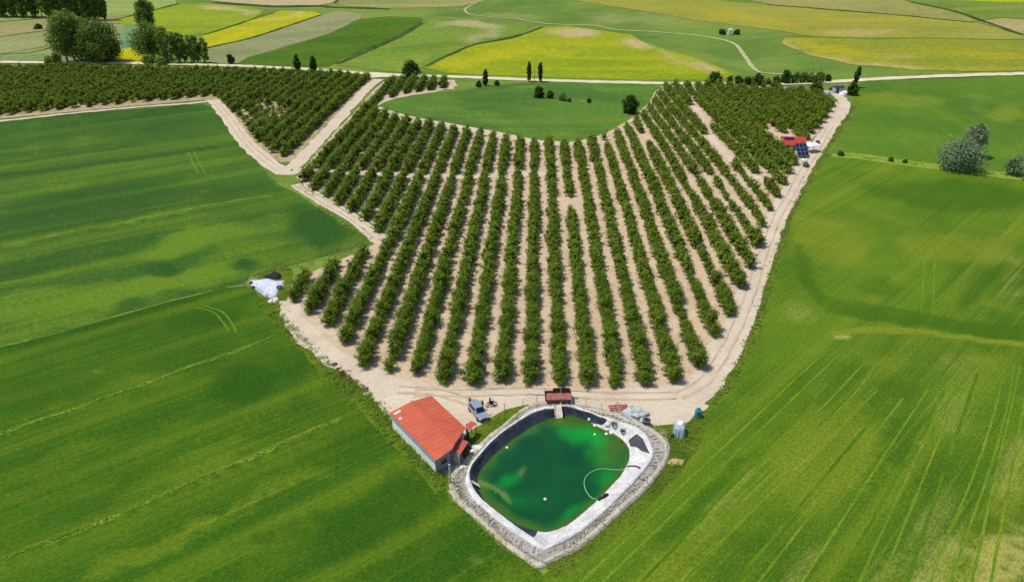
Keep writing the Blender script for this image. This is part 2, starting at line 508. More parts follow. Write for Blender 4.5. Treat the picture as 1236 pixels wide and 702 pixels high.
m_cropM = crop('wheat_middle_mat', S(90,129,44), S(66,106,44), S(118,145,46), S(150,150,70), 0.06, 0.3, 0.008, 0.4, 0.5, 0.5, 0.010, 5)
m_soil = earth('orchard_soil_mat', S(216,194,164), S(202,178,148), S(160,132,104), (S(120,118,62), 0.60), 0.22)
m_soilw = earth('weedy_orchard_soil_mat', S(196,176,142), S(176,160,124), S(140,118,86), (S(118,126,56), 0.47), 0.22)
m_track = earth('track_mat', S(220,204,180), S(206,190,166), S(172,150,124), None, 0.16)
m_road = earth('gravel_road_mat', S(228,220,190), S(212,200,164), S(180,168,130), (S(140,146,80), 0.64), 0.12)
m_path = earth('farm_path_mat', S(196,190,144), S(178,176,124), S(150,150,96), (S(130,142,66), 0.58), 0.12)
m_verge = crop('verge_mat', S(108,128,40), S(74,104,28), S(150,152,62), S(190,176,128), 0.4, 0.5, 0.3, 0.3, 1.2, 0.8, 0.06, 6)
m_bound = crop('boundary_grass_mat', S(140,162,58), S(104,138,40), S(164,176,80), S(180,176,110), 0.1, 0.3, 0.1, 0.4, 0.6, 0.6, 0.05, 9)
m_tussock = crop('rough_strip_mat', S(124,152,48), S(80,120,26), S(160,170,72), S(170,165,100), LEFTDIR, 0.8, 0.3, 0.5, 1.2, 0.8, 0.06, 7)

INNER = [(-720, -250), (720, -250), (720, 1050), (-720, 1050)]
sheet('ground', [(-2600, -500), (2600, -500), (2600, 3600), (-2600, 3600)], 0, m_pasture, cell=60, hole=INNER, world=True, jit=0)
sheet('ground', INNER, 0, m_pasture, cell=14, hole=HOLE, world=True, jit=0,
      feats=[('e','r',.75,900,60,60,14,0),('e','r',.6,690,25,60,9,0),('e','b',.5,610,18,50,6,0),('e','b',.6,735,25,40,7,0),('e','r',.6,760,45,40,8,0),('e','b',.5,800,20,60,10,0)])
sheet('dirt_yard', [(335,365),(352,385),(395,432),(430,472),(470,512),(486,530),(530,580),(548,600),(556,580),(566,556),(590,533),(628,497),(653,487),(677,487),(711,493),(745,502),(785,518),(803,531),(820,526),(842,502),(880,478),(900,430),(700,440),(450,420)], 1, m_track, cell=4, smooth=2, jit=0.4)
# --- left fields
FL = [(-330,440),(-100,432),(0,419),(125,386),(231,357),(296,345),(318,362),(345,392),(385,436),(425,474),(462,512),(500,552),(538,592),(548,606),(577,632),(606,660),(660,694),(676,760),(700,900),(300,900),(-400,860),(-600,700)]
sheet('wheat_field', FL, 2, m_cropL, cell=2.0, smooth=2, jit=0.5, feats=[
    ('e','r',.9,296,462,46,26,-10),('e','r',.6,330,440,80,30,-15),('e','r',.7,250,385,60,14,-14),('e','r',.55,110,400,130,22,-14),
    ('e','r',.5,60,470,130,30,-14),('e','g',.75,235,560,110,16,-24),('e','g',.6,120,480,150,14,-18),('e','g',.55,300,505,70,16,-22),
    ('e','g',.85,200,655,150,15,-24),('e','g',.7,330,590,90,14,-24),('e','b',.45,290,612,110,7,-24),('e','g',.55,60,560,100,18,-22),
    ('e','r',.8,430,640,70,40,-25),('e','r',.75,490,600,60,40,-35),('e','r',.7,330,640,70,10,-24),('e','r',.6,120,600,130,16,-24),
    ('e','g',.55,400,455,60,40,-20),('e','g',.5,350,395,30,30,50),('e','r',.6,430,520,40,26,-20),('e','g',.6,430,680,80,10,-24),
    ('e','g',.6,500,570,40,10,40),('e','r',.6,560,660,30,30,40),('e','g',.5,610,690,40,16,30),('l','b',.7,[(572,672),(588,700),(600,720)],5),('e','b',.8,115,448,9,3,10),('e','r',.9,281,690,9,8,60),
    
    ('l','r',.9,[(-100,434),(0,421),(125,388),(231,360)],6),('l','r',.7,[(5,680),(150,624),(251,579),(301,559),(411,511)],5)])
FU = [(-330,445),(-100,432),(0,418),(125,385),(231,356),(294,343),(303,333),(345,318),(400,303),(446,291),(420,275),(383,250),(362,235),(336,222),(318,204),(298,182),(276,152),(262,138),(246,126),(180,131),(90,138),(0,147.5),(-120,158),(-420,180),(-700,250)]
sheet('upper_wheat_field', FU, 2, m_cropU, cell=3.0, smooth=2, jit=0.5, feats=[
    ('e','r',1,197,325,34,12,-6),('e','r',1,292,322,26,9,-4),('e','r',1,382,275,52,25,20),('e','r',.5,420,288,26,10,10),
    ('e','g',1,230,290,90,18,-14),('e','g',1,180,345,170,16,-12),('e','g',.9,60,365,120,24,-8),('e','g',.8,40,395,110,16,-12),('e','g',.7,300,300,60,14,-15),
    ('e','r',.65,100,250,140,34,-12),('e','r',.6,280,240,70,20,-12),('e','r',.5,230,150,80,20,-5),('e','g',.5,90,215,90,10,-14),('e','g',.45,60,180,110,12,-8),
    ('e','g',.6,340,215,16,26,-50),('e','g',.7,400,262,40,6,32),('e','r',.5,60,290,110,8,-12),
    ('l','r',.8,[(-50,218),(0,212),(120,197),(260,178)],4),
    ('l','r',.6,[(0,330),(110,312),(186,296)],7),
    ('l','g',.9,[(0,296),(100,278),(186,261),(260,247),(327,236)],5)])
ribbon('grass_strip', [(-60,309),(0,296),(100,278),(186,260.5),(260,246),(327,236)], 0.7, 3, m_tussock, 0.8)
ribbon('grass_strip', [(-60,543),(0,523),(80,496),(160,468),(230,442),(281,425),(331,405)], (0.55, 0.5), 3, m_tussock, 0.9)
ribbon('grass_strip', [(-60,698),(5,674),(80,646),(150,618),(251,573),(301,553),(350,530),(411,505)], (0.45, 0.7), 3, m_tussock, 0.9)
# --- right fields
FR = [(1000,186),(1030,190),(1100,200),(1170,209),(1236,217),(1400,236),(1560,300),(1640,420),(1600,900),(1200,900),(600,900),(646,760),(656,691),(703,664),(752,622),(783,596),(803,572),(822,540),(838,513),(850,494),(868,477),(889,436),(908,396),(926,338),(938,296),(951,255),(970,222)]
sheet('green_wheat_field', FR, 2.3, m_cropR, cell=1.6, smooth=2, jit=0.5, feats=[
    ('e','r',.85,1150,236,130,22,4),('e','r',.5,1040,215,50,14,8),('e','g',.75,1000,290,60,40,10),('e','g',.7,1150,300,90,24,2),('e','b',.45,965,375,16,26,-60),('e','b',.45,1225,330,20,40,0),
    ('l','r',.8,[(966,300),(972,334),(989,364),(1058,375),(1144,388),(1240,402)],10),('l','r',.85,[(1000,372),(1060,384),(1144,394),(1240,408)],8),('e','r',.8,1180,345,40,20,-40),('e','r',.7,1060,345,40,18,0),
    ('l','g',.95,[(1010,402),(1041,397),(1100,400),(1180,408),(1260,418)],5),('l','r',0.6,[(1240,760),(1251,600),(1262,440)],5),
    ('e','r',.75,1090,470,46,18,8),('e','r',.6,950,490,30,60,35),('e','r',.9,845,600,60,12,-42),('e','r',.8,820,640,50,10,-42),('l','r',.8,[(790,650),(830,622),(870,585),(888,555)],14),
    ('e','r',.7,920,660,60,14,14),('e','r',.75,1195,632,26,14,10),('e','b',1,1018,406,9,3,0),('e','r',.7,1075,462,22,6,8),('e','r',.5,905,450,12,50,30),
    ('e','b',.5,880,600,70,14,-44),('e','b',.5,1130,640,70,40,-60),('e','b',.95,1205,680,60,40,-55),('e','b',.7,1130,690,70,22,-55),('e','b',.6,1225,560,22,50,20),('e','b',.5,960,690,60,16,-45),('e','b',.5,1060,690,50,14,-50),('e','g',.7,1000,560,90,60,-40),('e','g',.6,960,520,60,20,-50),
    ('e','b',.45,1150,480,30,60,20),('e','g',.5,1180,450,60,30,0),('e','b',.8,1046,517,5,5,0),('e','b',.8,1040,524,6,3,0),('e','b',.7,1116,535,6,3,0),
    
    
    ('l','r',.7,[(1190,760),(1215,670),(1236,610)],10),('l','r',.6,[(1140,740),(1180,640),(1236,500)],9),('e','g',.6,800,690,90,30,-40)])
FRU = [(1040,97),(1100,96),(1236,91.5),(1400,87),(1800,80),(2300,120),(2000,300),(1700,275),(1400,229),(1236,211),(1170,203),(1100,194.5),(1030,186),(1002,180),(990,178),(1006,160),(1022,140),(1030,122)]
sheet('far_green_field', FRU, 2, m_cropRU, cell=5, smooth=2, jit=0.6, feats=[
    ('e','g',.8,1080,120,70,12,0),('e','g',.9,1215,140,36,12,0),('e','r',.7,1100,150,120,12,4),('e','r',.6,1190,165,60,16,0),('e','r',.5,1060,178,60,10,8),('e','b',.35,1180,120,18,30,0),('e','b',.3,1095,150,12,36,0)])
ribbon('grass_strip', [(985,184),(1030,188),(1100,197.5),(1170,206),(1236,214),(1400,232),(1600,262)], 6.5, 3, m_bound, 0.35)
m_line = crop('pale_wheel_line_mat', S(108,140,30), S(92,130,22), S(134,150,44), S(160,164,80), 0.6, 0.8, 0.3, 0.8, 1.4, 0.5, 0.15, 41)
m_dline = crop('dark_wheel_line_mat', S(84,122,20), S(70,110,16), S(104,136,26), S(120,130,40), 0.6, 0.8, 0.3, 0.8, 1.4, 0.5, 0.15, 42)
for pts, d in [([(238, 371), (258, 377), (270, 390), (276, 400)], 0),
    ([(246, 369), (268, 376), (280, 390), (286, 402)], 0),
    ([(227, 184), (234, 199), (240, 209)], 0),
    ([(234, 184), (241, 198), (248, 209)], 0),
    ([(-60, 350), (0, 342), (60, 332), (149, 312)], 0),
    ([(1020, 397), (1060, 397), (1120, 402)], 0),
    ([(640, 760), (809, 600), (1000, 420)], 0),
    ([(668, 760), (833, 600), (1010, 430)], 0),
    ([(720, 760), (870, 600), (1030, 430)], 1),
    ([(760, 760), (925, 600), (1060, 470)], 0),
    ([(840, 760), (974, 600), (1075, 480)], 1),
    ([(870, 760), (995, 600), (1090, 480)], 0),
    ([(930, 760), (1034, 600), (1120, 470)], 0),
    ([(980, 760), (1068, 600), (1140, 470)], 1),
    ([(1010, 760), (1084, 600), (1150, 460)], 0),
    ([(1040, 760), (1105, 600), (1165, 455)], 0),
    ([(1075, 760), (1129, 600), (1180, 450)], 1),
    ([(1160, 760), (1196, 600), (1232, 440)], 0),
    ([(1185, 760), (1215, 600), (1245, 440)], 0),
    ([(829, 648), (900, 580), (980, 504), (1030, 452), (1046, 436)], 0),
    ([(845, 655), (915, 587), (995, 512), (1044, 460), (1056, 440)], 0),
    ([(1100, 760), (1135, 670), (1180, 560), (1205, 480), (1213, 440)], 0),
    ([(1125, 760), (1158, 670), (1195, 565), (1216, 490), (1224, 440)], 0),
    ([(1117, 300), (1114, 345), (1112, 378)], 0),
    ([(1129, 300), (1127, 345), (1126, 380)], 0)]:
    ribbon('wheel_line', pts, 0.30 if not d else 0.42, 3.2, m_dline if d else m_line, 0.28)
# --- middle field behind the orchard
FM = [(455,128),(478,119),(520,112),(560,109),(600,103),(645,100),(720,100.5),(792,102),(790,110),(780,125),(762,140),(740,154),(715,165),(690,169),(650,168),(605,159),(540,148),(485,138),(458,132)]
sheet('middle_green_field', FM, 3, m_cropM, cell=4, smooth=2, jit=0.4, feats=[
    ('e','r',.8,700,115,95,9,3),('e','r',.7,600,116,60,7,-4),('e','g',.6,560,140,80,10,8),('e','g',.6,650,160,60,8,3),('e','b',.8,702,123,7,1.6,3),('e','b',.6,673,113,6,2,0),('e','g',.8,640,105,30,2,0)])
# --- orchard soil
P_MAIN = [(357,214),(372,196),(398,166),(425,138),(440,122),(452,108),(463,99),(500,96.5),(548,97),(552,104),(520,113),(478,121),(458,129),(462,134),(485,140),(540,150),(605,161),(650,170),(690,171),(715,167),(742,156),(764,142),(782,127),(790,112),(800,104),(870,103.5),(930,106),(975,110),(1003,118),(1012,125),(1008,138),(985,163),(972,178),(962,204),(950,228),(940,250),(925,282),(912,325),(898,350),(886,386),(866,414),(850,448),(818,466),(700,470),(530,466),(474,453),(414,424),(350,372),(338,360),(352,340),(385,324),(448,298),(466,286),(440,262),(400,240)]
sheet('orchard_soil', P_MAIN, 2.5, m_soil, cell=5, smooth=0, jit=0.5)
P_LEFT = [(-500,78),(0,81),(170,81),(300,84.5),(400,89),(448,93),(454,97),(436,112),(400,145),(372,173),(352,195),(338,196),(312,180),(290,158),(272,137),(258,122),(248,121),(130,131),(0,144),(-200,161),(-520,180)]
sheet('orchard_soil', P_LEFT, 2.5, m_soilw, cell=6, smooth=0, jit=0.5)
# --- tracks
ribbon('dirt_track', [(-300,172),(-120,157),(0,146.5),(70,139),(150,131),(230,125),(258,121.5)], 2.4, 4, m_track, 0.4)
ribbon('dirt_track', [(258,121),(275,142),(292,166),(310,184),(334,203),(352,208),(366,203)], 5.0, 4.5, m_track, 0.25)
ribbon('dirt_track', [(350,206),(371,184),(400,153),(430,121),(444,106),(458,96)], 4.4, 4, m_track, 0.25)
ribbon('dirt_track', [(358,222),(372,232),(400,248),(430,266),(458,288),(463,292)], 4.0, 4, m_track, 0.25)
ribbon('dirt_track', [(352,362),(352,384),(372,408),(400,430),(425,446)], 3.6, 4, m_track, 0.3)
ribbon('dirt_track', [(822,478),(848,462),(868,434),(887,398),(904,356),(917,314),(927,286),(938,260),(952,236),(968,206),(985,180),(1003,152),(1017,135),(1018,124)], (5.2, 4.6), 4.5, m_track, 0.15)
ribbon('dirt_track', [(446,128),(462,116),(490,109),(548,107)], 3.2, 4, m_track, 0.35)
ribbon('dirt_track', [(376,205),(400,207),(450,210),(500,212),(560,213),(605,212),(640,210),(690,210)], 2.6, 3.5, m_track, 0.3)
ribbon('dirt_track', [(455,130),(490,141),(545,151),(605,162),(650,171),(690,173),(720,168)], 3.0, 3.5, m_track, 0.4)
ribbon('dirt_track', [(832,118),(845,140),(858,165),(880,190),(905,210),(935,222)], 2.2, 3.5, m_track, 0.35)
ribbon('gravel_road', [(-400,74),(-150,75.5),(0,75.5),(90,76.5),(170,77),(300,80.5),(400,86),(470,90.5),(560,93.5),(650,97),(760,100),(860,101.5),(940,101.5),(1000,99.5),(1060,95.8),(1150,92),(1236,89.5),(1500,84),(1900,80)], 5.6, 5, m_road, 0.18)
ribbon('gravel_road', [(448,92.5),(460,92),(474,92)], 7, 5.2, m_road, 0.2)
ribbon('farm_path', [(576,3),(562,11),(566,17),(590,20.5),(620,22.5),(646,27),(671,29.5),(717,31),(743,36),(787,38.5),(830,42),(861,46),(886,53),(899,68),(911,84),(930,89),(990,90)], (1.7, 2.2), 2, m_path, 0.4)

ribbon('dirt_track', [(1019,127),(1017,121),(1010,115.5),(998,112),(984,110.5)], (4.2, 3.0), 4.6, m_track, 0.3)
# wheel ruts
m_rut = earth('rut_mat', S(204,184,158), S(190,168,140), S(160,134,108), None, 0.4)
for base in ([(820,478),(850,460),(870,432),(889,396),(906,354),(919,312),(929,285),(940,259),(954,235),(970,206),(986,180),(1003,152)], [(500,474),(560,474),(640,472),(700,476),(770,478),(815,477)], [(480,470),(520,472),(545,478),(570,486)], [(262,126),(277,144),(294,168),(312,186),(334,203)], [(372,232),(400,248),(430,266),(456,286)]):
    for s in (-1, 1):
        g = [U(*v).to_2d() for v in smooth_poly(base, False, 3)]; out = []
        for i, v in enumerate(g):
            t = (g[min(i + 1, len(g) - 1)] - g[max(i - 1, 0)]).normalized(); out.append(v + Vector((-t.y, t.x)) * s * .85)
        im = [tuple(float(c) for c in project(np.array([v.x, v.y, hz(v.x, v.y)]))) for v in out]
        ribbon('wheel_ruts', im, 0.42, 5.2, m_rut, 0.9, smooth=0)
# --- far patchwork of fields
def far(name, pts, base, dark, yel, straw, a, seed, feats=(), k=1, across=0.14, streak=0.6):
    m = crop(name + '_mat', base, dark, yel, straw, a, across, 0.006, streak, 0.22, 0.3, 0.012, seed)
    return sheet(name, pts, k, m, cell=12, feats=feats, jit=2.0, smooth=0)
a0 = 0.12
far('stubble_field', [(-420,72),(-300,60),(0,66.5),(75,54),(120,46),(168,41),(172,58),(176,76),(0,74)], S(136,152,92), S(112,134,74), S(156,164,96), S(176,170,120), a0, 11)
far('stubble_field', [(-420,58),(-300,42),(0,45.5),(63,36.5),(120,30),(166,29),(168,40.5),(120,45),(75,53),(0,65.5)], S(148,152,98), S(126,138,84), S(164,162,104), S(180,170,126), a0, 12)
far('stubble_field', [(-420,40),(-300,30),(0,27),(38,24),(90,20),(160,19),(164,28.5),(120,29),(63,35.5),(0,44.5)], S(156,152,98), S(138,142,82), S(168,160,104), S(180,170,126), a0, 13)
far('pale_green_field', [(-420,28),(0,26),(38,23),(90,19.5),(130,20),(160,18.5),(215,5),(213,-2),(0,-6),(-420,-4)], S(150,166,88), S(126,152,66), S(166,172,96), S(176,172,120), 0.3, 14)
far('teal_field', [(150,30),(170,30),(172,56),(170,58),(148,58),(145,44)], S(118,150,104), S(92,128,84), S(132,158,104), S(150,160,110), 0.1, 15, k=1.5)
far('rapeseed_field', [(138,70),(146,60),(174,56),(178,75),(146,75)], S(182,178,14), S(150,156,20), S(206,192,10), S(206,192,60), 0.1, 16, k=1.7)
far('bright_green_field', [(136,25),(160,19.5),(215,5.5),(250,4),(300,8),(318,13),(308,22),(246,42),(212,44),(180,45),(172,36)], S(146,164,32), S(118,146,26), S(166,170,44), S(190,176,118), 0.35, 17,
    feats=[('e','b',.9,265,9,36,4,2),('e','b',.8,305,14,16,5,0),('e','r',.5,200,36,30,6,0)], k=1.4)
far('rapeseed_field', [(246,43),(309,22.5),(341,13),(378,14),(388,17.5),(345,32),(300,46.5),(252,57.5),(246,50)], S(174,172,22), S(140,156,30), S(204,190,8), S(196,176,104), 0.5, 18,
    feats=[('e','b',.9,355,17,36,4,-15),('e','g',.8,280,45,40,6,-18)], k=1.5)
far('stubble_field', [(250,76),(252,58.5),(300,47.5),(345,33),(388,18.5),(409,13.5),(437,18),(435,23),(400,40),(347,56),(300,69.5),(285,78)], S(150,150,104), S(124,136,84), S(168,160,112), S(188,172,130), 0.5, 19, k=1.4)
far('dark_green_field', [(286,78.5),(300,70),(347,56.5),(400,40.5),(435,23.5),(470,20),(507,21.5),(511,25),(481,43.5),(440,60),(404,76),(396,80.5),(330,80)], S(82,116,22), S(62,100,18), S(104,130,24), S(150,150,80), 0.55, 20, k=1.4, streak=0.35)
far('light_green_field', [(406,79),(445,62),(485,44.5),(513,27),(525,23),(572,25),(612,28),(640,31),(620,43),(574,54),(540,68),(513,81),(484,88),(440,83)], S(118,146,52), S(96,130,42), S(144,156,52), S(182,170,122), 0.6, 21,
    feats=[('e','b',.95,575,31,44,5,4),('e','b',.8,590,45,30,6,-14),('e','g',.8,500,70,50,6,-20),('e','b',.6,530,30,20,4,0)], k=1.4)
far('rapeseed_field', [(512,81.5),(540,68.5),(574,54.5),(620,47),(656,33.5),(684,31.5),(730,38),(761,42),(784,54),(830,68),(860,78),(886,90),(872,97.5),(780,97),(700,95),(620,92),(540,88.5)], S(152,162,26), S(122,148,20), S(180,176,26), S(196,172,124), 0.03, 22,
    feats=[('e','b',1,693,39,42,6.5,3,.4),('e','b',1,765,54,22,6,10,.5),('e','b',.9,845,80,36,6,14,.5),('e','b',.6,805,67,20,5,18),('e','g',.9,575,72,60,9,-8),('e','g',.8,650,62,70,8,0),('e','r',.6,640,86,90,5,2)], k=1.5)
far('bare_field', [(230,-4),(300,-6),(408,-5),(404,3),(385,6.5),(330,7),(270,3)], S(204,180,146), S(186,166,126), S(190,180,120), S(214,186,154), 0.2, 23, k=1.5)
far('stubble_field', [(412,-4),(600,-6),(590,0),(556,8),(530,9),(470,10),(420,8),(406,4)], S(160,152,96), S(132,142,72), S(172,162,104), S(190,172,130), 0.1, 24, k=1.5)
far('mustard_field', [(672,-6),(690,0),(756,10),(838,24),(930,36),(990,45),(1055,46.5),(1236,48),(1500,56),(1500,50),(1236,43),(1180,28),(1055,16.5),(930,6.5),(860,0),(840,-5)], S(156,154,62), S(136,144,52), S(172,162,50), S(186,168,104), 0.06, 25,
    feats=[('e','b',.8,1035,39,60,5,2),('e','g',.9,900,22,60,7,8),('e','b',.5,1180,40,60,6,5),('e','g',.7,1000,20,40,5,5),('l','b',.6,[(680,-2),(756,11),(838,25),(930,37)],3)], k=1.5)
far('mustard_field', [(944,53),(947,46),(990,46.5),(1055,48),(1236,49.5),(1500,58),(1500,88),(1236,86),(1160,86.5),(1105,85),(1030,78),(980,67),(955,59)], S(152,152,48), S(128,142,40), S(174,164,36), S(188,168,96), 0.02, 26,
    feats=[('l','b',.85,[(945,52),(980,65),(1030,76),(1105,83)],5),('e','g',.9,1000,58,50,8,6),('e','b',.6,1090,68,36,6,5),('e','g',.7,1190,66,60,7,0),('e','b',.5,1200,82,80,3,0)], k=1.6)
far('stubble_field', [(900,0),(940,-5),(1075,-3),(1100,3),(1150,14),(1180,25),(1170,26.5),(1055,15.5),(930,5.5)], S(158,152,88), S(132,140,66), S(170,160,92), S(186,170,120), 0.08, 27, k=1.6)
far('stubble_field', [(1182,27),(1186,25),(1210,22),(1236,24),(1500,40),(1500,54),(1236,42.5)], S(176,160,112), S(150,148,84), S(184,166,110), S(196,174,130), 0.08, 28, k=1.7)
far('green_strip_field', [(1080,-4),(1300,0),(1500,10),(1500,38),(1236,23),(1210,21),(1184,24),(1150,13),(1104,3)], S(120,142,56), S(98,126,44), S(150,156,66), S(170,160,100), 0.1, 29, k=1.6)
far('rapeseed_field', [(1150,0),(1160,-5),(1400,-3),(1400,9),(1236,3.5),(1200,2.5)], S(184,184,16), S(150,166,20), S(204,194,10), S(200,186,60), 0.1, 30, k=1.8)
m_ditch = crop('field_edge_mat', S(70,92,34), S(46,68,24), S(98,112,40), S(130,126,80), 0.2, 0.4, 0.2, 0.3, 0.8, 0.6, 0.06, 31)
for pts, w in [([(-300,61),(0,66),(75,53.5),(120,45.5)], 1.8), ([(0,45),(63,36),(110,30)], 1.6), ([(0,26.5),(38,23.5),(90,19.5)], 1.6), ([(137,24.5),(160,19),(216,4.5)], 2.0),
               ([(246,42.5),(309,22.2),(330,16)], 2.0), ([(250,58),(300,47),(345,32.5),(388,18)], 2.6), ([(408,77),(445,61),(483,44),(509,28)], 4.0), ([(514,80.5),(540,67.8),(574,53.8),(620,45),(655,33)], 2.6),
               ([(260,3),(330,8),(385,7.5),(404,9),(470,11)], 7.0), ([(926,6),(1055,16),(1175,27.5)], 3.4), ([(1100,3),(1150,13.5),(1184,25),(1236,43)], 4.0), ([(404,4),(411,-3)], 3)]:
    ribbon('field_edge', pts, w, 2.6, m_ditch, 0.5)
# rough grass beside the yard
m_rough = crop('rough_grass_mat', S(98,124,30), S(64,94,22), S(140,146,50), S(176,164,110), 0.8, 0.8, 0.5, 0.4, 1.6, 0.9, 0.10, 8)
sheet('rough_grass', [(562,524),(580,512),(600,500),(622,491),(652,487),(654,490),(634,500),(610,518),(592,534),(574,552),(562,556),(556,540)], 3.5, m_rough, cell=1.5, smooth=2, jit=0.3)
sheet('rough_grass', [(783,517),(800,512),(826,512),(838,502),(856,493),(852,520),(832,556),(806,588),(798,572),(806,556),(810,541),(805,529)], 3.5, m_rough, cell=1.5, smooth=2, jit=0.3, feats=[('e','b',1,816,557,9,4,10,.3),('e','b',.8,796,520,10,5,0,.3)])
ribbon('rough_grass', [(318,362),(345,392),(385,434),(425,472),(462,510),(500,550),(538,590)], 2.6, 3.2, m_rough, 0.6)
ribbon('rough_grass', [(303,332),(345,319),(400,304),(445,292)], 2.6, 3.2, m_rough, 0.5)
sheet('rough_grass', [(303,345),(330,324),(352,324),(352,340),(346,362),(338,372),(326,366)], 3.0, m_rough, cell=1.5, smooth=2, jit=0.3)
ribbon('rough_grass', [(664,690),(703,667),(752,625),(783,599),(803,575),(822,543),(840,515)], 1.8, 3.3, m_rough, 0.6)
ribbon('rough_grass', [(858,490),(872,472),(891,436),(910,396),(928,338),(940,296),(953,256),(972,222),(996,190),(1020,150),(1030,125)], (1.6, 2.6), 3.3, m_verge, 0.6)
# ------------------------------------------------------------------ pond
def ring_mesh(name, rings, mat, parent=None, closed=True, smooth=True, noise=0.0, tint=None, sub=1):
    """rings: list of (radius array, height) from outside in"""
    V, F = [], []
    rr = []
    for (a, za), (b, zb) in zip(rings[:-1], rings[1:]):
        for s in range(sub): t = s / sub; rr.append((a * (1 - t) + b * t, za * (1 - t) + zb * t))
    rr.append(rings[-1])
    for R, z in rr:
        for i in range(NA):
            p = rp(R, i, 0); zz = z[i] if hasattr(z, '__len__') else z
            nz = noise * (mnoise.noise(Vector((p.x * 1.1, p.y * 1.1, 2))) + 0.6 * mnoise.noise(Vector((p.x * 3.1, p.y * 3.1, 7)))) if noise else 0
            V.append((p.x, p.y, zz + nz))
    for k in range(len(rr) - 1):
        for i in range(NA):
            j = (i + 1) % NA
            F.append((k * NA + i, k * NA + j, (k + 1) * NA + j, (k + 1) * NA + i))
    me = np_mesh(name, np.array(V), np.array(F), mat)
    if me.polygons[0].normal.z < 0: me.flip_normals()
    if smooth: me.polygons.foreach_set('use_smooth', [True] * len(me.polygons))
    if tint is not None:
        a = me.attributes.new('tint', 'FLOAT_COLOR', 'POINT'); a.data.foreach_set('color', tints(np.array(V), tint).astype(np.float32).ravel())
    return link(name, me, parent)

n = NT('pond_water_mat'); _, r_, g_, b_ = n.attr('tint'); p = n.pos()
f = n.noise(p, 0.25, 4, 0.6); f2 = n.noise(p, 0.9, 3, 0.6)
c = n.mix(n.ramp(f, 0.35, 0.7, 0, 0.6), S(4,80,28), S(3,58,22))
c = n.mix(n.math('MULTIPLY', g_, n.ramp(n.math('ADD', g_, n.math('MULTIPLY', n.math('SUBTRACT', f2, 0.5), 0.5)), 0.0, 1.0)), c, S(6,150,40))
c = n.mix(r_, c, S(66,100,10)); c = n.mix(b_, c, S(120,150,60))
fr = n.noise(p, 1.6, 4, 0.6); n.bump(fr, 0.16, 0.06)
m_water = n.finish(c, 0.10, 0.45)
m_liner = plain('liner_mat', S(60,66,76,0.9), 0.55, 0.4, 0, 0.35, 0.8, 0.4)
# woven cover, black where the liner shows and white where the sheet covers it
n = NT('pond_cover_mat'); p = n.pos(); f = n.noise(p, 0.7, 5, 0.65, 0.4); f2 = n.noise(p, 3.5, 5, 0.7)
_, r_, g_, b_ = n.attr('tint')
wh = n.mix(n.ramp(f, 0.35, 0.7), S(234,230,226,0.85), S(206,202,198)); wh = n.mix(n.ramp(f2, 0.54, 0.70, 0, 0.75), wh, S(124,116,108))
bk = n.mix(n.ramp(f, 0.4, 0.7), S(48,54,66), S(74,80,88)); bk = n.mix(n.ramp(f2, 0.60, 0.70, 0, 0.8), bk, S(150,152,150))
c = n.mix(n.ramp(n.math('ADD', r_, n.math('MULTIPLY', n.math('SUBTRACT', f2, 0.5), 0.25)), 0.42, 0.5), wh, bk)
n.bump(f2, 0.9, 0.2); m_cover = n.finish(c, 0.7, 0.3)
n = NT('rubble_bank_mat'); p = n.pos(); f = n.noise(p, 0.5, 6, 0.7, 0.5); f2 = n.noise(p, 4.0, 5, 0.75); f3 = n.noise(p, 0.35, 5, 0.65)
c = n.mix(n.ramp(f, 0.35, 0.65), S(204,196,186), S(178,170,158)); c = n.mix(n.ramp(f2, 0.32, 0.5, 0.7, 0), c, S(124,116,106)); c = n.mix(n.ramp(f2, 0.58, 0.72, 0, 0.7), c, S(212,206,196))
c = n.mix(n.ramp(f3, 0.58, 0.68, 0, 0.7), c, S(112,116,62)); n.bump(f2, 0.9, 0.25); m_bank = n.finish(c, 0.95, 0.1)
m_edge = earth('dry_edge_mat', S(214,206,188), S(192,180,156), S(140,128,106), (S(120,128,60), 0.63), 0.5)

water_feats = [('e','r',.95,740,540,26,30,60),('e','g',1,712,527,58,20,28),('e','g',.8,722,548,40,18,40),('e','g',.75,735,575,26,22,-45),('e','g',.7,690,620,36,12,-25),('e','g',.5,625,600,30,18,20),('e','g',.55,640,520,30,9,-35),
    ('e','b',.40,630,569,4,9,30,.3),('l','b',.55,[(577,581),(596,587),(608,595),(616,604)],3.5),('e','g',.7,618,580,22,14,-20),('e','r',.9,690,508,30,7,10),('e','r',.7,745,555,12,16,0)]
NR = 26; V, F = [], []
for k in range(NR + 1):
    t = k / NR
    for i in range(NA):
        q = PC.lerp(rp(RW + 0.35, i).to_2d(), t); V.append((q.x, q.y, ZW))
for k in range(NR):
    for i in range(NA):
        j = (i + 1) % NA; F.append((k * NA + i, (k + 1) * NA + i, (k + 1) * NA + j, k * NA + j))
V = np.array(V); me = np_mesh('pond_water', V, np.array(F), m_water)
if me.polygons[len(me.polygons) // 2].normal.z < 0: me.flip_normals()
SOFT[:] = [0.0, 1.35]; T = tints(V, water_feats); SOFT[:] = [0.55, 1.25]
tt = np.repeat(np.arange(NR + 1) / NR, NA)
wob = 0.06 * np.sin(V[:, 0] * 1.1) * np.sin(V[:, 1] * 0.9)
rim = sm(0.78, 0.99, tt + wob)
T[:, 0] = np.maximum(T[:, 0], rim * 0.95); T[:, 1] = np.maximum(T[:, 1], sm(0.72, 0.92, tt + wob) * 0.45)
a = me.attributes.new('tint', 'FLOAT_COLOR', 'POINT'); a.data.foreach_set('color', T.astype(np.float32).ravel())
wo = link('pond_water', me); tag(wo, 'dark emerald water of the lined irrigation pond', None, None, 'structure')

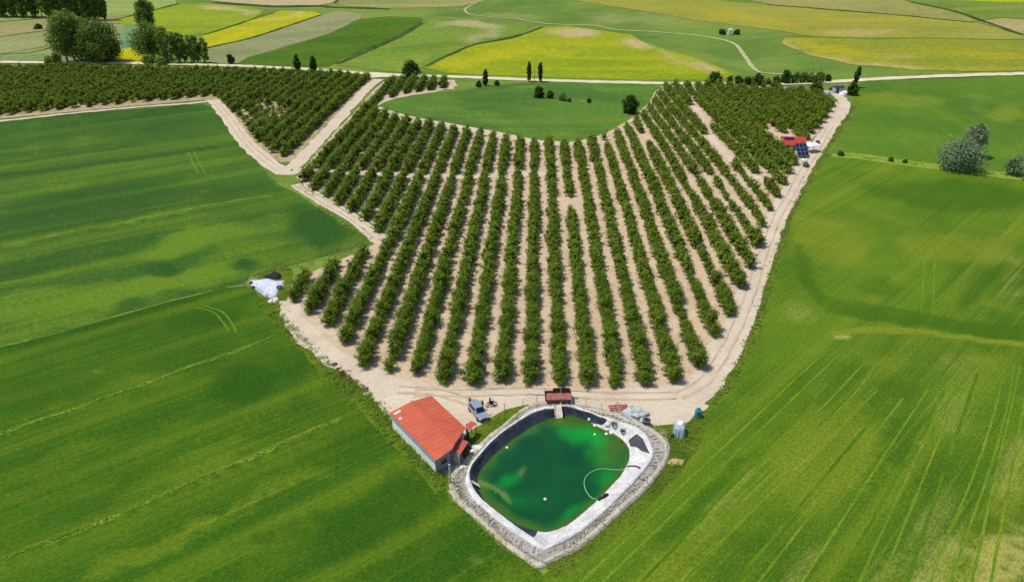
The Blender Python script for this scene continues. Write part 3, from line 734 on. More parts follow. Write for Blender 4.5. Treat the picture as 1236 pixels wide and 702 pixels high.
# which part of the inner slope still shows black liner: the far left side, the far side and the near left corner
bl_feats = [('l','r',1,[(566,566),(578,552),(608,528),(640,504),(668,497)],17),('l','r',1,[(680,496),(704,502),(725,508)],8),('l','r',1,[(568,572),(577,598),(614,630),(640,640)],9)]
slope = ring_mesh('pond_liner', [(RI, ZR), (RI - 0.18, ZR - 0.12), (RW * 0.5 + RI * 0.5, (ZW + ZR) / 2 - 0.05), (RW - 0.05, ZW - 0.06), (RW - 1.2, ZW - 0.6)], m_cover, noise=0.06, tint=bl_feats, sub=3)
tag(slope, 'pond lining sheet, black and white, sloping into the green water', None, None, 'structure')
rimo = ring_mesh('pond_rim', [(RO + 0.12, ZR - 0.35), (RO, ZR - 0.04), (RO * 0.5 + RI * 0.5, ZR + 0.05), (RI, ZR)], m_cover, noise=0.10, tint=[('e','r',0.01,0,0,1,1,0)], sub=3)
tag(rimo, 'white sheet wrapped rim running round the pond', None, None, 'structure')
bank = ring_mesh('pond_bank', [(RB + 0.05, 0.12), (RB * 0.6 + RO * 0.4, 0.16), (RO + 0.1, ZR - 0.22)], m_bank, noise=0.16, sub=5)
tag(bank, 'stony grey bank round the pond rim', None, None, 'structure')
edge = ring_mesh('pond_edge_strip', [(RS + 0.15, 0.06), (RS - 0.1, 0.30), (RB, 0.26), (RB - 0.12, 0.08)], m_edge, noise=0.10, sub=3)
tag(edge, 'pale dry earth ridge round the pond bank', None, None, 'structure')
bmw = bmesh.new(); bmw.from_mesh(slope.data); BV = BVHTree.FromBMesh(bmw)
def on_liner(px, py, up=0.03):
    r = Vector(ray(px, py)).normalized(); h = BV.ray_cast(Vector((0, 0, CAMH)), r)
    if h[0] is None or h[0].z < ZW - 0.05: return U(px, py, ZW)
    return h[0] + Vector((0, 0, up))

# ------------------------------------------------------------------ foliage makers
def leaves(C, N, size, rng, aspect=0.55, jit=0.6):
    """diamond leaf sprays at points C, facing roughly N"""
    n = len(C)
    N = N + rng.normal(0, jit, (n, 3)); N /= np.linalg.norm(N, axis=1, keepdims=True) + 1e-9
    A = np.cross(N, rng.normal(0, 1, (n, 3))); A /= np.linalg.norm(A, axis=1, keepdims=True) + 1e-9
    B = np.cross(N, A); s = (size * rng.uniform(0.65, 1.35, n))[:, None]
    q = np.stack([C - A * s, C - B * s * aspect, C + A * s, C + B * s * aspect], 1)
    return q.reshape(-1, 3), np.arange(n * 4).reshape(n, 4)

def cone_quads(a, b, ra, rb, n=5):
    a, b = np.array(a, float), np.array(b, float); t = (b - a) / (np.linalg.norm(b - a) + 1e-9)
    u = np.cross(t, [0, 0, 1] if abs(t[2]) < .9 else [1, 0, 0]); u /= np.linalg.norm(u); w = np.cross(t, u)
    an = 2 * PI * np.arange(n) / n
    ring = np.outer(np.cos(an), u) + np.outer(np.sin(an), w)
    V = np.vstack([a + ring * ra, b + ring * rb])
    F = [(i, (i + 1) % n, n + (i + 1) % n, n + i) for i in range(n)]
    return V, np.array(F)

def wood(segs, n=5):
    Vs, Fs, o = [], [], 0
    for a, b, ra, rb in segs:
        V, F = cone_quads(a, b, ra, rb, n); Vs.append(V); Fs.append(F + o); o += len(V)
    return np.vstack(Vs), np.vstack(Fs)

def lcol(n, rng, p_alt=0.12, p_dark=0.25):
    c = np.zeros((n, 4)); c[:, 3] = 1
    c[:, 0] = (rng.rand(n) < p_alt) * rng.uniform(0.4, 1, n)
    c[:, 1] = (rng.rand(n) < p_dark) * rng.uniform(0.2, 1, n)
    return c

def orchard_crown(rng, nl, size, R=1.55, H=3.3, shoots=15):
    """open vase crown of upright leafy shoots"""
    C, N = [], []
    tips = []
    for s in range(shoots):
        az = 2 * PI * (s + rng.uniform(-.4, .4)) / shoots * 2.4; el = math.radians(rng.uniform(12, 80))
        L = rng.uniform(0.75, 1.1); tips.append((az, el, L))
    tips = np.array(tips); k = rng.randint(0, shoots, nl)
    t = rng.uniform(0.12, 1, nl) ** 0.8
    az, el, L = tips[k].T
    dirx = np.cos(el) * np.cos(az); diry = np.cos(el) * np.sin(az); dz = np.sin(el)
    droop = (t ** 2) * 0.10
    base = np.array([0, 0, 0.6])
    P = np.stack([dirx * R * L * 1.15 * t, diry * R * L * 1.15 * t, base[2] + (H - 0.6) * L * (dz * t - droop * np.cos(el))], 1)
    P += rng.normal(0, 1, (nl, 3)) * (0.34 * (1 - 0.35 * t))[:, None]
    P[:, 2] = np.maximum(P[:, 2], 0.25)
    Nn = np.stack([dirx, diry, np.full(nl, 1.3)], 1)
    V, F = leaves(P, Nn, size, rng, 0.6, 0.5)
    return V, F, lcol(nl, rng, 0.22, 0.22)

def orchard_wood(rng, low=False):
    segs = [((0, 0, -0.1), (0.02, 0, 0.8), 0.09, 0.07)]
    if not low:
        for s in range(6):
            az = s * 2 * PI / 6 + rng.uniform(-.4, .4); e = math.radians(rng.uniform(45, 75)); L = rng.uniform(1.3, 2.0)
            segs.append(((0.02, 0, 0.75), (math.cos(az) * math.cos(e) * L, math.sin(az) * math.cos(e) * L, 0.75 + math.sin(e) * L), 0.05, 0.02))
    return wood(segs, 5)

m_bark = plain('bark_mat', S(96,80,64), 0.9, 0.1, 0, 0.4, 2.0, 0.3)
m_orch = leafmat('orchard_leaf_mat', S(90,120,30), S(116,142,40), S(170,172,62), 0.5, 0.34)
m_orchfar = m_orch

# ------------------------------------------------------------------ orchard rows
D0 = Vector(((650 - CX) / FPX, 1 / cp)).normalized(); NRM = Vector((D0.y, -D0.x))
def uv(p): return p.dot(NRM), p.dot(D0)
u_ref = uv(U(675, 459).to_2d())[0]
SP = (uv(U(815, 463).to_2d())[0] - uv(U(535, 463).to_2d())[0]) / 8
T_SP = 1.75
def inside(x, y, poly):
    c = False; j = len(poly) - 1
    for i in range(len(poly)):
        xi, yi = poly[i]; xj, yj = poly[j]
        if (yi > y) != (yj > y) and x < (xj - xi) * (y - yi) / (yj - yi) + xi: c = not c
        j = i
    return c
def segd(p, pts):
    d = 1e9
    for a, b in zip(pts[:-1], pts[1:]):
        ab = b - a; t = max(0, min(1, (p - a).dot(ab) / ab.length_squared)); d = min(d, (p - a - ab * t).length)
    return d
def gpoly(img): return [tuple(U(*q).to_2d()) for q in img]
# planted outline (front ends of the rows follow the yard and the tracks)
PL_MAIN = gpoly([(366,221),(362,208),(385,185),(410,157),(434,133),(452,112),(464,101),(500,98.5),(546,99),(546,104),(515,110.5),(480,115),(462,121),(447,131),(462,141),(485,148),(540,157),(605,168),(650,176.5),(690,177.5),(716,173),(744,163),(766,149),(785,132),(796,113),(802,106),(870,106),(930,110),(968,112),(1000,120),(1006,128),(1000,138),(978,163),(966,180),(955,206),(944,226),(934,246),(919,280),(905,326),(893,350),(880,386),(861,411),(844,449),(815,464.5),(748,469.5),(711,468),(640,464),(572,465.5),(505,459),(474,453),(441,444),(417,421),(398,399),(375,380),(351,371),(347,358),(381,328),(440,310),(475,292),(461,285),(440,268)])
PL_LEFT = gpoly([(-420,82),(0,85),(170,85),(300,87.5),(400,91),(445,94.5),(446,98),(430,112),(396,144),(368,172),(350,190),(336,190),(314,174),(293,150),(276,131),(262,117),(246,117),(130,127),(0,140),(-200,155),(-420,170)])
LINES = [([U(*q).to_2d() for q in L], w) for L, w in [
    ([(376,206),(450,210),(500,212),(560,213),(605,212),(640,210),(668,210)], 1.9), ([(679,241),(690,254)], 3.0),
    ([(832,116),(845,140),(858,165),(880,190),(905,210),(935,222)], 1.8),
    ([(928,160),(945,166),(962,175),(968,190)], 4.2), ([(766,158),(778,176)], 1.5), ([(725,170),(735,180)], 1.6)]]
THIN = [(870,232,60,26), (905,255,36,30), (330,140,28,12), (318,128,16,8), (300,145,24,10), (420,470,30,20), (845,350,16,50)]
row_of = {}
trees = []
umin, umax = -420, 250
k0 = int(math.floor((umin - u_ref) / SP)); k1 = int(math.ceil((umax - u_ref) / SP))
trng = random.Random(5)
for k in range(k0, k1 + 1):
    u = u_ref + k * SP
    row = []
    v = 60.0 + trng.uniform(0, 2)
    while v < 420:
        v += T_SP * trng.uniform(0.86, 1.14)
        uu = u + trng.uniform(-.22, .22) + 0.5 * mnoise.noise(Vector((u * .02, v * .02, 4)))
        # the rows on the right hand rise bend a little to the left as they climb
        bend = 3.5 * float(sm(195, 300, v)) * float(sm(25, 60, u)); q = NRM * (uu - bend) + D0 * v
        part = 'm' if inside(q.x, q.y, PL_MAIN) else ('l' if inside(q.x, q.y, PL_LEFT) else None)
        if not part: continue
        if any(segd(q, L) < w for L, w in LINES): continue
        px, py = project(np.array([q.x, q.y, 0.0]))
        if px < -260: continue
        thin = any(((px - a) / c) ** 2 + ((py - b) / d) ** 2 < 1 for a, b, c, d in THIN)
        if trng.random() < (0.22 if thin else 0.02): continue
        s = trng.uniform(0.78, 1.14) * (1 + 0.16 * mnoise.noise(Vector((q.x * .03, q.y * .03, 1))))
        if thin: s *= trng.uniform(0.5, 0.9)
        if part == 'l': s *= 1.04
        else:
            s *= 1 + 0.08 * float(sm(185, 230, v)) * float(sm(45, 70, u)) + 0.12 * float(sm(140, 170, v)) * float(sm(-20, -45, u))
        row.append((q, s, part, v))
    for i, t in enumerate(row): trees.append((t[0], t[1], t[2], k, i, t[3], len(row)))
# axis depth decides which ones show largest
trees.sort(key=lambda t: t[0].y * cp + CAMH * sp)
near, rest = trees[:300], trees[300:]
print('orchard trees', len(trees), 'rows spacing', SP)
ORD = 'first second third fourth fifth sixth seventh eighth ninth tenth eleventh twelfth thirteenth fourteenth fifteenth sixteenth seventeenth eighteenth nineteenth twentieth'.split()
def ordw(i):
    return ORD[i] if i < 20 else (('twenty-' if i < 29 else 'thirty-') + ORD[(i - 20) % 10] if i != 29 else 'thirtieth')
NV = 7; crowns, woods = [], []
for i in range(NV):
    rg = np.random.RandomState(100 + i)
    V, F, lc = orchard_crown(rg, 1500, 0.135, R=1.42 + 0.1 * (i % 3), H=3.1 + 0.25 * (i % 2), shoots=13 + i)
    crowns.append(np_mesh('orchard_crown', V, F, m_orch, None, lc))
    V, F = orchard_wood(rg); woods.append(np_mesh('orchard_trunk', V, F, m_bark))
counts = {}
for q, s, part, k, i, v, L in near: counts[k] = min(counts.get(k, 99), i)
for q, s, part, k, i, v, L in near:
    if k == 0: rw = 'in the row ending behind the brown trailer'
    else: rw = ', ' + ordw(abs(k) - 1) + ' row ' + ('left' if k < 0 else 'right') + " of the brown trailer's row"
    w = trng.randrange(NV)
    lab = ('front tree' if i == 0 else ordw(i) + ' tree from the front') + (' ' if k == 0 else '') + rw
    e = empty('orchard_tree', (q.x, q.y, hz(q.x, q.y) + float(lift(q.x, q.y, 2.5))), lab, 'fruit tree', 'fruit trees planted in the orchard rows', trng.uniform(0, 2 * PI))
    sc = s * (trng.uniform(0.95, 1.05)); e.scale = (sc, sc, sc * trng.uniform(0.92, 1.1))
    link('crown', crowns[w], e); link('trunk', woods[w], e)
# the many trees further off: one planted mass
rg = np.random.RandomState(55); bank_v = []
for i in range(10):
    V, F, lc = orchard_crown(rg, 380, 0.26, R=1.5, H=3.3, shoots=12); TV, TF = orchard_wood(rg, True)
    bank_v.append((np.vstack([V, TV]), np.vstack([F, TF + len(V)]), np.vstack([lc, lcol(len(TF), rg, 0, 0)]), np.r_[np.zeros(len(F)), np.ones(len(TF))]))
Vs, Fs, Ls, Ms, o = [], [], [], [], 0
for q, s, part, k, i, v, L in rest:
    V, F, lc, mi = bank_v[rg.randint(10)]
    a = rg.uniform(0, 2 * PI); ca, sa = math.cos(a), math.sin(a)
    R = np.array([[ca, -sa, 0], [sa, ca, 0], [0, 0, 1]]) * s
    P = V @ R.T; P = P + np.array([q.x, q.y, hz(q.x, q.y) + float(lift(q.x, q.y, 2.5))])
    lc = lc.copy()
    if rg.rand() < .3: lc[:, 0] = np.maximum(lc[:, 0], rg.uniform(.15, .5))
    if rg.rand() < .2: lc[:, 1] = np.maximum(lc[:, 1], rg.uniform(.15, .5))
    Vs.append(P); Fs.append(F + o); Ls.append(lc); Ms.append(mi); o += len(P)
me = np_mesh('orchard_rows', np.vstack(Vs), np.vstack(Fs), [m_orch, m_bark], np.concatenate(Ms), np.vstack(Ls))
tag(link('orchard_rows', me), 'mass of distant orchard trees in rows behind the nearer ones', None, None, 'stuff')
# ------------------------------------------------------------------ farm things
M = {}
M['roof'] = plain('painted_sheet_roof_mat', S(204,96,64), 0.5, 0.35, 0, 0.14, 0.45)
M['roof2'] = plain('lean_to_roof_mat', S(200,92,74), 0.6, 0.3, 0, 0.2, 1.0)
M['render'] = plain('barn_wall_mat', S(236,234,232,0.95), 0.85, 0.2, 0, 0.14, 0.5, 0.1)
M['grey'] = plain('grey_metal_mat', S(150,152,156), 0.5, 0.4, 0.2, 0.2, 1)
M['dgrey'] = plain('dark_metal_mat', S(72,72,76), 0.6, 0.4, 0.2, 0.3, 2)
M['black'] = plain('black_rubber_mat', S(30,30,32), 0.75, 0.3, 0, 0.3, 2)
M['white'] = plain('white_plastic_mat', S(236,236,238,0.85), 0.55, 0.4, 0, 0.12, 1.5, 0.25)
M['cream'] = plain('cream_sack_mat', S(226,222,208,0.85), 0.8, 0.2, 0, 0.15, 2, 0.4)
M['pale'] = plain('pale_concrete_mat', S(206,200,192), 0.85, 0.2, 0, 0.2, 1.5, 0.2)
M['wood'] = plain('bleached_board_mat', S(244,224,204,0.92), 0.8, 0.2, 0, 0.25, 1.5, 0.2)
M['post'] = plain('fence_post_mat', S(206,200,180), 0.8, 0.2, 0, 0.25, 2)
M['dpost'] = plain('weathered_post_mat', S(120,104,86), 0.85, 0.2, 0, 0.25, 2)
M['wire'] = plain('fence_wire_mat', S(140,138,134), 0.5, 0.4, 0.6, 0.2, 2)
M['silver'] = plain('silver_car_paint_mat', S(176,186,200,0.75), 0.28, 0.5, 0.35, 0.06, 0.6)
M['glass'] = plain('dark_window_mat', S(20,28,34), 0.08, 0.6, 0, 0.1, 1)
M['lamp'] = plain('headlamp_mat', S(232,236,240), 0.15, 0.6, 0, 0.05, 2)
M['red'] = plain('red_paint_mat', S(196,58,46), 0.5, 0.4, 0, 0.25, 2)
M['tail'] = plain('tail_lamp_mat', S(150,20,20), 0.25, 0.5, 0, 0.1, 2)
M['rust'] = plain('brown_trailer_mat', S(92,56,48), 0.7, 0.3, 0, 0.3, 1.6, 0.1)
M['rustred'] = plain('red_brown_floor_mat', S(172,110,102), 0.75, 0.2, 0, 0.3, 1.2, 0.1)
M['turq'] = plain('turquoise_plastic_mat', S(24,138,142), 0.45, 0.4, 0, 0.15, 1.5)
M['teal'] = plain('teal_paint_mat', S(20,108,108), 0.45, 0.4, 0, 0.2, 3)
M['blue'] = plain('blue_plastic_mat', S(40,74,110), 0.45, 0.4, 0, 0.2, 2)
M['tarpg'] = plain('silver_grey_tarpaulin_mat', S(170,184,194), 0.5, 0.4, 0, 0.2, 1.3, 0.4)
M['hose'] = plain('pale_green_hose_mat', S(150,206,160), 0.5, 0.4, 0, 0.1, 1)
M['stone'] = plain('stone_mat', S(196,188,176), 0.9, 0.15, 0, 0.3, 2.2, 0.4)
M['dstone'] = plain('dark_stone_mat', S(112,92,84), 0.9, 0.15, 0, 0.3, 2.2, 0.4)
M['skin'] = plain('skin_mat', S(178,130,104), 0.6, 0.3, 0, 0.05, 2)
M['purple'] = plain('purple_shirt_mat', S(104,66,132), 0.85, 0.1, 0, 0.2, 4)
M['denim'] = plain('dark_trousers_mat', S(40,42,54), 0.9, 0.1, 0, 0.2, 4)
M['dshirt'] = plain('dark_green_shirt_mat', S(64,76,80), 0.9, 0.1, 0, 0.2, 4)
M['beige'] = plain('beige_shirt_mat', S(178,164,140), 0.9, 0.1, 0, 0.2, 4)
M['hair'] = plain('dark_hair_mat', S(34,26,22), 0.8, 0.2, 0, 0.2, 6)
M['pv'] = plain('solar_cell_mat', S(28,38,78), 0.15, 0.6, 0.1, 0.25, 1.2)
M['straw'] = plain('straw_heap_mat', S(196,180,124), 0.95, 0.1, 0, 0.3, 3, 0.5)
M['greyplast'] = plain('crumpled_grey_sheet_mat', S(196,204,202), 0.5, 0.4, 0, 0.3, 1.5, 0.6)

M['sheet'] = plain('crumpled_sheet_mat', S(216,216,226,0.82), 0.5, 0.4, 0, 0.2, 1.0, 0.5)
def P3(a, b, dz=0.0):
    p = U(a, b); p.z += float(lift(p.x, p.y, 3)) + dz; return p
def heading(a, b):
    p, q = U(*a), U(*b); return math.atan2(q.y - p.y, q.x - p.x)

# ---- barn with the cut off corner
ZE, ZRG = 2.6, 3.05
A, B_, E_, K_, L_ = [U(a, b, ZE).to_2d() for a, b in ((470,498),(520.8,477.5),(562,516),(546,544),(526,555.5))]
bc = (A + B_ + E_ + K_ + L_) / 5
bt = empty('barn', (bc.x, bc.y, 0), 'long barn with a big orange red metal roof and pale walls beside the pond', 'barn')
off = (bc.x, bc.y, 0)
poly = [A, B_, E_, K_, L_]
def inset(poly, d):
    out = []; n = len(poly); c = sum(poly, Vector((0, 0))) / n
    for p in poly:
        out.append(p + (c - p).normalized() * d)
    return out
axis = (L_ - A).normalized()
mid0 = A.lerp(B_, 0.52)
hitR = geometry.intersect_line_line_2d(mid0, mid0 + axis * 60, E_, K_)
R0, R1 = mid0, Vector(hitR)
def roof_z(p):
    # distance to the ridge line sets the height
    n_ = Vector((axis.y, -axis.x)); d = abs((p - R0).dot(n_)); dm = abs((A - R0).dot(n_)); return ZE + (ZRG - ZE) * max(0, 1 - d / dm)
wl = inset(poly, 0.35)
wn = ['side_wall', 'gable_wall']
def wall_panel(name, a, b, mat):
    mb = MB(); n = 8; t = 0.2; d = (b - a).normalized(); nn = Vector((-d.y, d.x)) * t
    if (a - bc).dot(nn) > 0: nn = -nn
    pts = [a.lerp(b, i / n) for i in range(n + 1)]
    for p0, p1 in zip(pts[:-1], pts[1:]):
        q = [p0, p1, p1 + nn, p0 + nn]
        mb.prism([(x.x, x.y) for x in q], -0.3, [roof_z(x) - 0.14 for x in q])
    return mb.build(name, mat, bt, off)
for i, (a, b) in enumerate(zip(wl, wl[1:] + wl[:1])):
    d = (b - a).normalized()
    wall_panel('wall', a + d * 0.21, b - d * 0.004, M['render'] if i in (4, 0, 1) else M['grey'])  # end and cut corner walls get a darker grey, their shade painted in
R0o = R0
mb = MB(); th = 0.09
def slab(ps):
    zs = [roof_z(p) if (p - R0).length > 1e-6 and (p - R1).length > 1e-6 else ZRG for p in ps]
    mb.prism([(p.x, p.y) for p in ps], [z - th for z in zs], zs)
slab([A, R0, R1, K_, L_]); slab([R0, B_, E_, R1])
ro = mb.build('roof', M['roof'], bt, off)
mb = MB(); mb.tube([(R0.x, R0.y, ZRG + 0.02), (R1.x, R1.y, ZRG + 0.02)], 0.12, 8); mb.build('ridge_cap', M['roof'], ro, off)
# standing ribs of the metal sheet
mb = MB(); nrm = Vector((axis.y, -axis.x))
Lr = (L_ - A).length
for i in range(1, int(Lr / 0.9)):
    p = A + axis * i * 0.9; q = R0 + axis * ((p - R0).dot(axis))
    mb.tube([(p.x, p.y, ZE + 0.01), (q.x, q.y, ZRG + 0.01)], 0.013, 4)
for i in range(1, 16):
    q = R0 + axis * i * 0.9; h = geometry.intersect_line_line_2d(q, q + nrm * 30, B_, E_) or geometry.intersect_line_line_2d(q, q - nrm * 30, B_, E_)
    if (R1 - q).dot(axis) > 0.3 and h: h = Vector(h); mb.tube([(h.x, h.y, roof_z(h) + 0.01), (q.x, q.y, ZRG + 0.01)], 0.013, 4)
mb.build('sheet_rib', M['roof'], ro, off)
# bare metal patch at the far left corner, eaves gutter
mb = MB(); p0 = A + axis * 0.35 + (R0 - A).normalized() * 0.35
for k, (s, w) in enumerate(((0.1, 1.9), (1.5, 0.8))):
    q = [p0 + axis * s, p0 + axis * (s + 0.55), p0 + axis * (s + 0.55) + (R0 - A).normalized() * w * 0.5, p0 + axis * s + (R0 - A).normalized() * w * 0.62]
    zs = [roof_z(x) + 0.012 for x in q]; mb.prism([(x.x, x.y) for x in q], zs, [z + 0.02 for z in zs])
mb.build('bare_patch', M['pale'], ro, off)
mb = MB(); g0, g1 = A - nrm * 0.0, L_
outn = (A - R0).normalized() * 0.09
mb.tube([(A.x + outn.x, A.y + outn.y, ZE - 0.12), (L_.x + outn.x, L_.y + outn.y, ZE - 0.12)], 0.07, 8); mb.build('gutter', M['grey'], bt, off)
# door and window
def on_wall(a, b, t, w, z0, z1, name, mat, parent, proud=0.03):
    d = (b - a).normalized(); nn = Vector((d.y, -d.x))
    if (a - bc).dot(nn) < 0: nn = -nn
    c = a.lerp(b, t); q = [c - d * w / 2 + nn * proud, c + d * w / 2 + nn * proud, c + d * w / 2 - nn * 0.02, c - d * w / 2 - nn * 0.02]
    m_ = MB(); m_.prism([(x.x, x.y) for x in q], z0, z1); return m_.build(name, mat, parent, off)
dr = on_wall(wl[1], wl[2], 0.3, 2.4, 0, 2.2, 'door', M['dgrey'], bt); on_wall(wl[1], wl[2], 0.38, 0.12, 0.95, 1.15, 'handle', M['grey'], dr, 0.09)
w_ = on_wall(wl[3], wl[4], 0.5, 1.0, 1.1, 1.9, 'window', M['glass'], bt)
# two lean to roofs on the pond side
def lean(img, z, leg, name='lean_to'):
    q = [U(a, b, z).to_2d() for a, b in img]; c = sum(q, Vector((0, 0))) / 4
    m_ = MB(); zz = [z + 0.14, z, z - 0.02, z + 0.12]
    m_.prism([(p.x, p.y) for p in q], [v - 0.07 for v in zz], zz); l = m_.build(name, M['roof2'], bt, off)
    for p in (q[1], q[2]):
        p = p.lerp(c, 0.1); m_ = MB(); m_.box((p.x, p.y, (z - 0.12) / 2), (0.1, 0.1, z - 0.12)); m_.build('post', M['dpost'], l, off)
    return l, q
l1, q1 = lean([(554.6,529.7),(565.6,532.7),(555.2,548),(546.5,543)], 2.1, 1)
l2, q2 = lean([(561.6,513.4),(568.6,507.6),(575,510),(566,520.3)], 2.0, 1)
m_ = MB(); a, b = q1[3].lerp(q1[2], 0.08), q1[2].lerp(q1[3], 0.1); dd = (b - a).normalized(); nn = Vector((-dd.y, dd.x)) * 0.08
m_.prism([(p.x, p.y) for p in (a, b, b + nn, a + nn)], -0.1, 1.95); m_.build('screen_or_shade_panel', M['pale'], l1, off)
m_ = MB(); a, b = q2[0].lerp(q2[3], 0.1), q2[3]; dd = (b - a).normalized(); nn = Vector((-dd.y, dd.x)) * 0.08
m_.prism([(p.x, p.y) for p in (a, b, b + nn, a + nn)], -0.1, 1.8); m_.build('screen_or_shade_panel', M['dgrey'], l2, off)  # dark panel put in for the open shade beneath the second lean to
m_ = MB(); p = U(543.5, 583); m_.tube([(p.x, p.y, 0), (p.x, p.y, 3.1)], 0.13, 10)
m_.build('pale_pipe', M['pale'], None); po = bpy.data.objects['pale_pipe']; po.location = (0, 0, 0)
tag(po, 'pale upright pipe standing before the dark end wall of the red roofed barn', 'pipe')

# ---- generic bits
def wheel(parent, x, y, r, w, tyre=None):
    t_ = MB(); prof = [(r * .62, -w / 2), (r * .92, -w / 2), (r, -w * .32), (r, w * .32), (r * .92, w / 2), (r * .62, w / 2)]
    t_.lathe(prof, (x, y, r), 20, 'y'); o = t_.build('wheel', M['black'], parent, smooth=False)
    h = MB(); h.lathe([(r * .60, -w * .52), (r * .3, -w * .56), (r * .3, w * .56), (r * .60, w * .52)], (x, y, r), 14, 'y'); h.build('rim', M['grey'], o)
    return o

def add_skin(name, verts, edges, radii, mats, pick, parent=None, sub=2):
    me = bpy.data.meshes.new(name); me.from_pydata(verts, edges, [])
    o = bpy.data.objects.new(name, me); COL.objects.link(o)
    md = o.modifiers.new('skin', 'SKIN'); md.use_smooth_shade = True
    if not me.skin_vertices: me.skin_vertices.new()
    for i, r in enumerate(radii):
        sv = me.skin_vertices[0].data[i]; sv.radius = (r, r) if not hasattr(r, '__len__') else r; sv.use_root = (i == 0); sv.use_loose = False
    s = o.modifiers.new('sub', 'SUBSURF'); s.levels = sub; s.render_levels = sub
    dg = bpy.context.evaluated_depsgraph_get(); ev = o.evaluated_get(dg)
    m2 = bpy.data.meshes.new_from_object(ev); o.modifiers.clear(); o.data = m2
    m2.materials.clear()
    for m in mats: m2.materials.append(m)
    for p in m2.polygons: p.material_index = pick(p.center); p.use_smooth = True
    if parent is not None: o.parent = parent
    return o

def person(loc, rz, shirt, legs, label, seated=False, bend=0.0, group=None, arms='down'):
    e = empty('person', loc, label, 'person', group, rz)
    # x forward, y left, z up
    hz_ = 0.94 if not seated else 0.80
    sh = math.sin(bend); ch = math.cos(bend)
    def up(h, f=0.0): return (sh * h + f, 0, hz_ + ch * h)
    V = [(0, 0, hz_), up(.25), up(.46), up(.56), up(.64, .02), up(.74, .03)]
    R = [(.15, .13), (.14, .12), (.16, .13), (.06, .06), (.085, .09), (.075, .08)]
    E = [(0, 1), (1, 2), (2, 3), (3, 4), (4, 5)]
    for s in (1, -1):
        k = len(V)
        if seated:
            V += [(.03, s * .11, hz_ - .05), (.42, s * .24, hz_ - .08), (.30, s * .24, .34), (.40, s * .24, .30)]
        else:
            V += [(0, s * .10, hz_ - .08), (.04, s * .12, .50), (-.02, s * .13, .09), (.15, s * .15, .04)]
        R += [.10, .065, .045, .04]; E += [(0, k), (k, k + 1), (k + 1, k + 2), (k + 2, k + 3)]
        k = len(V); sx = sh * .47; sz = hz_ + ch * .47
        if arms == 'down': V += [(sx, s * .21, sz), (sx + .02, s * .27, sz - .28), (sx + .14, s * .25, sz - .50), (sx + .17, s * .25, sz - .58)]
        else: V += [(sx, s * .21, sz), (sx + .18, s * .30, sz - .20), (sx + .40, s * .27, sz - .22), (sx + .48, s * .26, sz - .22)]
        R += [.055, .042, .032, .038]; E += [(2, k), (k, k + 1), (k + 1, k + 2), (k + 2, k + 3)]
    hand = [Vector(V[-1]), Vector(V[-5 - 4])] 
    hands = [Vector(v) for i, v in enumerate(V) if R[i] == .038]; feet = [Vector(v) for i, v in enumerate(V) if R[i] == .04]
    headz = Vector(up(.66, .025))
    def pick(c):
        c = Vector(c)
        if (c - headz).length < .16 and c.z > Vector(up(.56)).z: return 2
        if any((c - h).length < .07 for h in hands): return 2
        if any((c - f).length < .13 for f in feet): return 3
        return 1 if c.z < hz_ + .02 or (seated and c.x > .2 and c.z < hz_ + .1 and abs(c.y) < .27 and arms == 'down') else 0
    add_skin('body', V, E, R, [shirt, legs, M['skin'], M['black']], pick, e)
    h_ = MB(); t = Vector(up(.72, .01)); h_.blob((t.x, t.y, t.z), (.105, .095, .085), 0.06, 3, flat=-.35); h_.build('hair', M['hair'], e, smooth=True)
    f_ = MB(); n_ = Vector(up(.64, .125)); f_.box(n_, (.03, .022, .04)); f_.build('nose', M['skin'], e)
    for s in (1, -1):
        f_ = MB(); f_.box((n_.x - .02, s * .034, n_.z + .035), (.016, .022, .014)); f_.build('eye', M['hair'], e)
    f_ = MB(); f_.box((n_.x - .012, 0, n_.z - .045), (.014, .05, .012)); f_.build('mouth', M['rustred'], e)
    for h in hands:
        for q in range(5):
            g = MB(); y0 = h.y + (q - 2) * .017; ln = (.055, .07, .075, .07, .055)[q]
            g.tube([(h.x + .02, y0, h.z - .02), (h.x + .04 + ln * .4, y0, h.z - .045 - ln * .3), (h.x + .03 + ln * .4, y0, h.z - .06 - ln * .7)], [.009, .008, .006], 5); g.build('finger', M['skin'], e)
    return e

